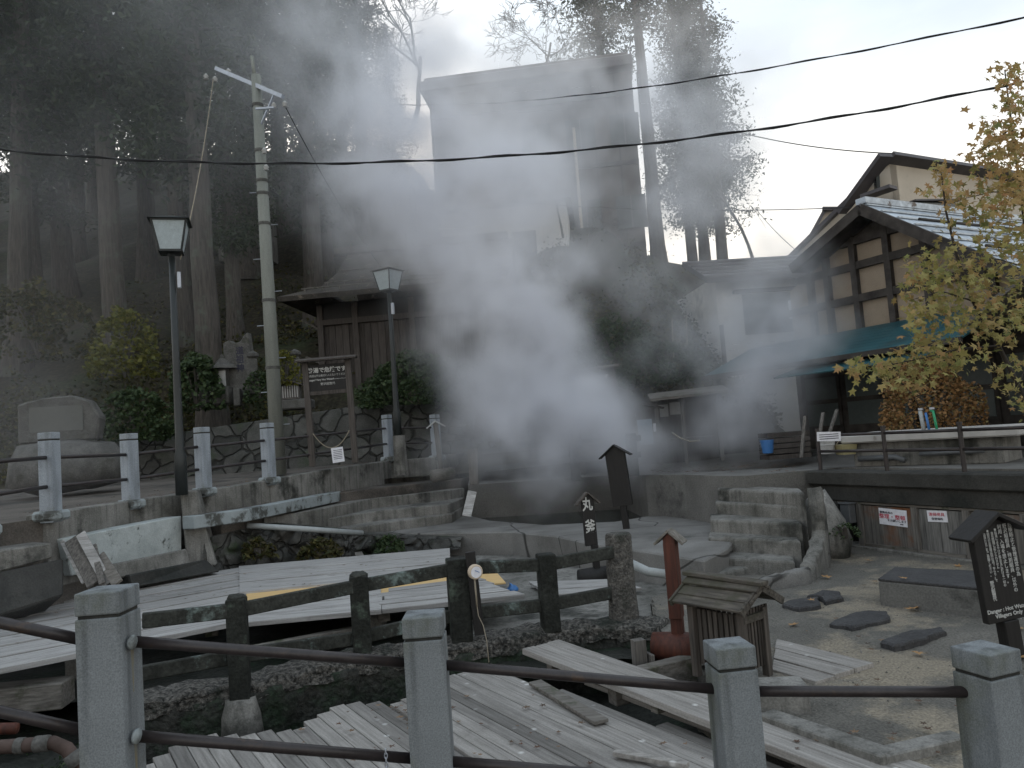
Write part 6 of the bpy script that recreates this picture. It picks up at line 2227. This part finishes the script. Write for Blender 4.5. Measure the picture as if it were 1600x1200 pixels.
shrub('russet_azalea', 'russet autumn azalea behind the wash trough', 'bush', PY(1458, 664, 12.2) + Vector((0, 0, -.1)), .82, .6, 1.15, 5200, .05, mRusset, 41, shape=.28)
shrub('fern', 'small green fern at the foot of the rock bank', 'plant', PY(612, 862, 12.75), .24, .2, .30, 420, .05, mShrub, 42, elong=1.8)
shrub('fern', 'yellowing fern tuft growing in the rock bank on the left', 'plant', PY(405, 872, 11.75), .30, .16, .36, 360, .05, mUnder, 43, elong=2.2)
shrub('fern', 'straw-coloured grass tuft in the middle of the rock bank', 'plant', PY(500, 872, 12.1), .36, .16, .34, 360, .05, mUnder, 44, elong=2.4)
shrub('fern', 'mossy green tuft in the boulder beside the steps', 'plant', PZ(1322, 840, .02), .2, .2, .2, 260, .03, mShrub, 45)

# ground cover on the slope and dead leaves on the forest floor
uc = MB()
r_ = random.Random(77)
for k in range(36000):
    x, y = r_.uniform(-15, 8), 18.6 + abs(r_.gauss(0, 4.5))
    if noise.noise(Vector((x * .45, y * .45, 3))) < -.12:
        continue
    z = hill_z(x, y)
    if z < 1.3:
        continue
    big = noise.noise(Vector((x * .8, y * .8, 9)))
    scatter_leaf(uc, Vector((x, y, z + abs(r_.gauss(0, .22)) * (1 + 1.6 * max(big, 0)))), r_.uniform(.05, .13), r_, .1, 1.2)
stuff(uc.build('undergrowth', mUnder))
for k, (x, y_, sx_, sz_) in enumerate([(282, 1098, .30, .20), (330, 1118, .22, .16), (430, 1092, .34, .22), (505, 1080, .26, .2), (560, 1072, .22, .15), (610, 1062, .26, .17), (660, 1048, .2, .14)]):
    m_ = MB().lathe([(.05, -.2), (.8, -.1), (1.0, .2), (.85, .6), (.45, .9), (.05, 1.0)], (0, 0, 0), 18)
    m_.v = [(a_ * sx_, b_ * sx_ * .7, c_ * sz_) for a_, b_, c_ in m_.v]
    m_.rough(.05, 5, k * 3.1)
    o_ = m_.build('mossy_rock', mSoil, smooth=True)
    o_.location = PZ(x, y_, -.62) + Vector((0, -.02, -.08))
    o_.rotation_euler = (0, 0, k * 1.3)
    tag(o_, 'dark wet mossy rock in the pit at the foot of the pebbly wall', 'rock', 'wet rocks in the pit')
# moss and weeds on the dark ground of the pit
wc = MB()
for k in range(5200):
    x, y = r_.uniform(-4.5, .5), r_.uniform(4.6, 6.9)
    if noise.noise(Vector((x * 1.2, y * 1.2, 5))) < .02:
        continue
    scatter_leaf(wc, Vector((x, y, pit_z(x, y) + abs(r_.gauss(0, .02)))), r_.uniform(.012, .03), r_, 0, 1.3)
stuff(wc.build('moss', mShrub))


# maple at the right
mp_base = PY(1630, 760, 9.2)
mp_base.z = .8
mt_ = thing('maple_tree', 'young maple with yellow-green and orange leaves at right edge', 'tree', mp_base)
MD = 8.6
tw = MB()
stem_px = [[(1630, 720, 9.0), (1600, 620, 8.9), (1560, 540, 8.8), (1520, 470, 8.7), (1495, 400, 8.6), (1478, 330, 8.55), (1470, 262, 8.5)],
           [(1630, 720, 9.0), (1625, 560, 9.1), (1610, 420, 9.1), (1595, 300, 9.0), (1580, 190, 8.9), (1570, 110, 8.9)],
           [(1560, 540, 8.8), (1500, 545, 8.5), (1440, 560, 8.2), (1380, 572, 8.0), (1335, 572, 7.9)],
           [(1520, 470, 8.7), (1470, 455, 8.4), (1420, 470, 8.3)],
           [(1595, 300, 9.0), (1550, 300, 8.8), (1500, 312, 8.7)],
           [(1580, 200, 8.9), (1550, 225, 8.8), (1522, 240, 8.7)],
           [(1610, 420, 9.1), (1560, 405, 8.9), (1500, 430, 8.8)],
           [(1625, 560, 9.1), (1600, 580, 8.7), (1585, 620, 8.6)]]
for k, sp in enumerate(stem_px):
    P_ = px_curve(sp, 3)
    n = len(P_)
    r0_ = .034 if k < 2 else .012
    tw.tube([p - mp_base for p in P_], [r0_ * (1 - .8 * i / (n - 1)) for i in range(n)], 7)
tw.build('stems', MAT('maple_bark', (.06, .05, .042), (.03, .026, .022), rough=.9), mt_, smooth=True)


def maple_leaf(m_, p, s, r_):
    n = 10
    ang0 = r_.uniform(0, 6.283)
    nrm = Vector((r_.gauss(0, .6), -.5 + r_.gauss(0, .6), .5 + r_.gauss(0, .5))).normalized()
    a = nrm.orthogonal().normalized()
    a = Matrix.Rotation(ang0, 3, nrm) @ a
    b = nrm.cross(a)
    o_ = len(m_.v)
    m_.v.append(tuple(p))
    rad = [1.0, .42, .9, .42, .72, .3, .2, .3, .72, .42, .9, .42]
    n = len(rad)
    for i in range(n):
        th_ = 2 * math.pi * i / n
        q = p + (a * math.cos(th_) + b * math.sin(th_)) * s * rad[i] - nrm * s * .22 * rad[i] ** 2
        m_.v.append(tuple(q))
    for i in range(n):
        m_.f.append((o_, o_ + 1 + i, o_ + 1 + (i + 1) % n))


r_ = random.Random(5)
cl = [(1578, 118, 20, 34), (1592, 165, 24, 55), (1562, 205, 24, 40), (1542, 242, 26, 48), (1590, 235, 28, 75), (1592, 290, 32, 75), (1520, 300, 24, 18), (1500, 318, 20, 16), (1470, 262, 14, 12), (1478, 295, 18, 16), (1450, 295, 10, 5),
      (1560, 345, 32, 45), (1590, 380, 30, 60), (1575, 320, 36, 40), (1530, 350, 26, 16), (1478, 350, 12, 5), (1445, 405, 16, 10), (1480, 400, 26, 24), (1530, 410, 30, 40), (1580, 440, 34, 46), (1440, 440, 26, 30), (1480, 450, 32, 52), (1530, 465, 34, 60), (1590, 490, 30, 44),
      (1430, 480, 22, 22), (1470, 495, 30, 42), (1520, 510, 28, 38), (1560, 520, 24, 24), (1450, 525, 24, 20), (1336, 574, 16, 16), (1365, 582, 18, 20), (1395, 570, 22, 28), (1430, 560, 26, 34), (1470, 555, 26, 34), (1420, 600, 20, 18), (1510, 560, 24, 22),
      (1590, 570, 16, 12), (1585, 612, 14, 10), (1600, 640, 14, 8), (1560, 590, 18, 12)]
lv = MB()
lo2 = MB()
for (x, y_, sp, n) in cl:
    for k in range(int(n * 2.0)):
        px_, py_ = x + r_.gauss(0, sp * .75), y_ + r_.gauss(0, sp * .6)
        dd = 8.55 + (8.0 - 8.55) * max(0, min(1, (1500 - px_) / 160)) + r_.gauss(0, .35)
        p = PY(px_, py_, dd) - mp_base
        maple_leaf(lv if (y_ > 320 or r_.random() < .3) else lo2, p, r_.uniform(.04, .078), r_)
lv.build('foliage', mAutumn, mt_)
lo2.build('foliage', LEAF('orange_maple_leaves', [(0.38, 0.24, 0.09), (0.46, 0.31, 0.14), (0.32, 0.24, 0.09), (0.42, 0.23, 0.11)], trans=.45), mt_)['label'] = 'orange upper foliage'


# ================================================================== STEAM AND HAZE
def steam_material(name, colour, aniso=0.2, step=2.0):
    mt = bpy.data.materials.new(name)
    mt.use_nodes = True
    t = mt.node_tree
    t.nodes.remove(t.nodes['Principled BSDF'])
    v = t.nodes.new('ShaderNodeVolumePrincipled')
    v.inputs['Color'].default_value = rgba(colour)
    v.inputs['Density'].default_value = 1.0
    v.inputs['Density Attribute'].default_value = 'density'
    v.inputs['Anisotropy'].default_value = aniso
    t.links.new(v.outputs['Volume'], t.nodes['Material Output'].inputs['Volume'])
    try:
        mt.cycles.volume_step_rate = step
    except Exception:
        pass
    return mt


mSteam = steam_material('white_steam', (0.945, 0.952, 0.978), .45, 2.5)


def steam(label, blobs, vox, nscale=.55, warp=.9, contrast=(.06, 1.5), gain=1.0, pad=.6, seed=0.0, fine_lo=.35):
    """A real volume grid: puffs (centre, radius, weight) broken up by noise, on a closed box."""
    lo = [min(c[i] - r * 1.1 for c, r, w_ in blobs) - pad for i in range(3)]
    hi = [max(c[i] + r * 1.1 for c, r, w_ in blobs) + pad for i in range(3)]
    lo[2] = max(lo[2], -.05)
    m_ = MB().box([(a + b) / 2 for a, b in zip(lo, hi)], [b - a for a, b in zip(lo, hi)])
    o_ = m_.build('steam', mSteam)
    stuff(o_)
    ng = bpy.data.node_groups.new('steam_grid', 'GeometryNodeTree')
    ng.interface.new_socket('Geometry', in_out='INPUT', socket_type='NodeSocketGeometry')
    ng.interface.new_socket('Geometry', in_out='OUTPUT', socket_type='NodeSocketGeometry')
    N, K = ng.nodes.new, ng.links.new
    gi, go = N('NodeGroupInput'), N('NodeGroupOutput')
    vc = N('GeometryNodeVolumeCube')
    vc.inputs['Min'].default_value = lo
    vc.inputs['Max'].default_value = hi
    for i, ax in enumerate('XYZ'):
        vc.inputs['Resolution ' + ax].default_value = max(8, int((hi[i] - lo[i]) / vox))
    pos = N('GeometryNodeInputPosition')

    def vm(op, a, b=None, scale=None):
        n = N('ShaderNodeVectorMath')
        n.operation = op
        for i, q in enumerate((a, b)):
            if q is None:
                continue
            if isinstance(q, (tuple, list, Vector)):
                n.inputs[i].default_value = tuple(q)
            else:
                K(q, n.inputs[i])
        if scale is not None:
            n.inputs['Scale'].default_value = scale
        return n.outputs['Value'] if op in ('DISTANCE', 'LENGTH') else n.outputs['Vector']

    def ma(op, a, b=None, clamp=False):
        n = N('ShaderNodeMath')
        n.operation = op
        n.use_clamp = clamp
        for i, q in enumerate((a, b)):
            if q is None:
                continue
            if isinstance(q, (int, float)):
                n.inputs[i].default_value = q
            else:
                K(q, n.inputs[i])
        return n.outputs[0]

    def nz_(vec, sc, det, rough=.55, colour=False):
        n = N('ShaderNodeTexNoise')
        n.inputs['Scale'].default_value = sc
        n.inputs['Detail'].default_value = det
        n.inputs['Roughness'].default_value = rough
        K(vec, n.inputs['Vector'])
        return n.outputs['Color'] if colour else n.outputs[0]
    sh_ = vm('ADD', pos.outputs[0], (seed, seed * .7, seed * 1.3))
    wv = vm('SUBTRACT', nz_(sh_, nscale * .8, 3, .5, True), (.5, .5, .5))
    p2 = vm('ADD', pos.outputs[0], vm('SCALE', wv, None, warp * 2))
    acc = None
    for c, r, w_ in blobs:
        d = ma('DIVIDE', vm('DISTANCE', p2, tuple(c)), r)
        f_ = ma('SUBTRACT', 1.0, ma('MULTIPLY', d, d), True)
        f_ = ma('MULTIPLY', ma('MULTIPLY', f_, f_), w_)
        acc = f_ if acc is None else ma('ADD', acc, f_)
    nn = nz_(vm('ADD', sh_, vm('SCALE', wv, None, .8)), nscale, 6, .58)
    mr = N('ShaderNodeMapRange')
    mr.interpolation_type = 'SMOOTHSTEP'
    mr.inputs['From Min'].default_value = .37
    mr.inputs['From Max'].default_value = .64
    mr.inputs['To Min'].default_value = contrast[0]
    mr.inputs['To Max'].default_value = contrast[1]
    K(nn, mr.inputs['Value'])
    fine = nz_(vm('ADD', sh_, vm('SCALE', wv, None, 1.6)), nscale * 3.6, 4, .6)
    m2 = N('ShaderNodeMapRange')
    m2.inputs['From Min'].default_value = .36
    m2.inputs['From Max'].default_value = .64
    m2.inputs['To Min'].default_value = fine_lo
    m2.inputs['To Max'].default_value = 2 - fine_lo
    K(fine, m2.inputs['Value'])
    dn = ma('MULTIPLY', ma('MULTIPLY', ma('MULTIPLY', acc, mr.outputs['Result']), m2.outputs['Result']), gain)
    K(dn, vc.inputs['Density'])
    sm = N('GeometryNodeSetMaterial')
    sm.inputs['Material'].default_value = mSteam
    K(vc.outputs[0], sm.inputs['Geometry'])
    K(sm.outputs[0], go.inputs[0])
    md = o_.modifiers.new('steam_grid', 'NODES')
    md.node_group = ng
    o_['label'] = label
    return o_


def BL(px, py, y, r, w_):
    return (PY(px, py, y), r, w_)


steam('dense white steam column rising from the hot pool', [
    BL(900, 190, 18, 3.2, .14), BL(800, 150, 18, 3.0, .14), BL(610, 250, 16, 2.4, .34), BL(560, 330, 16, 2.0, .22), BL(700, 420, 15.4, 1.9, .35), BL(745, 690, 14.7, 1.25, .7), BL(735, 620, 14.8, 1.2, .5), BL(730, 540, 15, 1.5, .4), BL(870, 560, 14.6, 1.4, .5), BL(850, 460, 15, 1.6, .4), BL(920, 630, 14.5, 1.2, .4), BL(700, 330, 15.8, 2.2, .3),
    BL(850, 752, 14.3, 1.0, 1.0), BL(825, 690, 14.4, 1.5, 1.05), BL(900, 680, 14.3, 1.3, .9), BL(805, 620, 14.5, 1.65, .95), BL(795, 540, 14.7, 1.8, .8), BL(785, 450, 15, 2.0, .65),
    BL(790, 370, 15.4, 2.2, .62), BL(740, 300, 15.8, 2.5, .45), BL(860, 300, 15.8, 2.0, .26), BL(670, 230, 16.2, 2.7, .38), BL(790, 220, 16.2, 2.4, .20), BL(590, 150, 16.6, 2.8, .30), BL(690, 130, 16.6, 2.6, .30),
    BL(520, 60, 17, 3.0, .18), BL(600, 330, 15.6, 1.9, .28), BL(960, 280, 16.2, 2.3, .20), BL(930, 400, 15.6, 1.8, .22), BL(1060, 230, 17, 2.6, .26), BL(1140, 130, 17.5, 2.6, .24), BL(1080, 330, 17, 2.2, .2), BL(1000, 120, 17, 2.4, .16)],
    .105, .6, .95, gain=1.3, fine_lo=.5)
steam('lower drifting steam over the terrace and by the white house', [
    BL(985, 700, 14.3, 1.1, .55), BL(1060, 705, 14.2, 1.0, .45), BL(1130, 690, 14.4, 1.1, .42), BL(1185, 640, 14.8, 1.25, .62), BL(1185, 572, 15.2, 1.2, .55), BL(1190, 500, 15.4, 1.4, .42), BL(1250, 470, 15.2, 1.1, .40),
    BL(1215, 400, 15.8, 1.5, .2), BL(1275, 540, 14.4, .9, .35), BL(1085, 600, 15.2, 1.4, .24), BL(1040, 500, 16.2, 1.7, .2), BL(1110, 400, 16.6, 1.7, .09), BL(1230, 600, 14.4, .9, .32), BL(1245, 530, 14.6, 1.15, .34), BL(1275, 440, 15, 1.0, .22)],
    .12, .75, .7, gain=2.6, fine_lo=.5, seed=4.0)
steam('thin grey steam veil drifting under the trees on the left', [
    BL(20, 580, 16, 2.8, .05), BL(60, 200, 17.5, 4.6, .05), BL(320, 40, 18, 4.6, .075), BL(90, 675, 13.0, 1.7, .16), BL(210, 380, 17.5, 3.6, .055), BL(400, 250, 17, 2.8, .05), BL(480, 160, 17.5, 3.2, .06), BL(20, 1010, 6.6, 1.1, .05)],
    .22, .3, 1.2, (.45, 1.3), gain=.68, seed=9.0, fine_lo=.7)
#@@NEXT
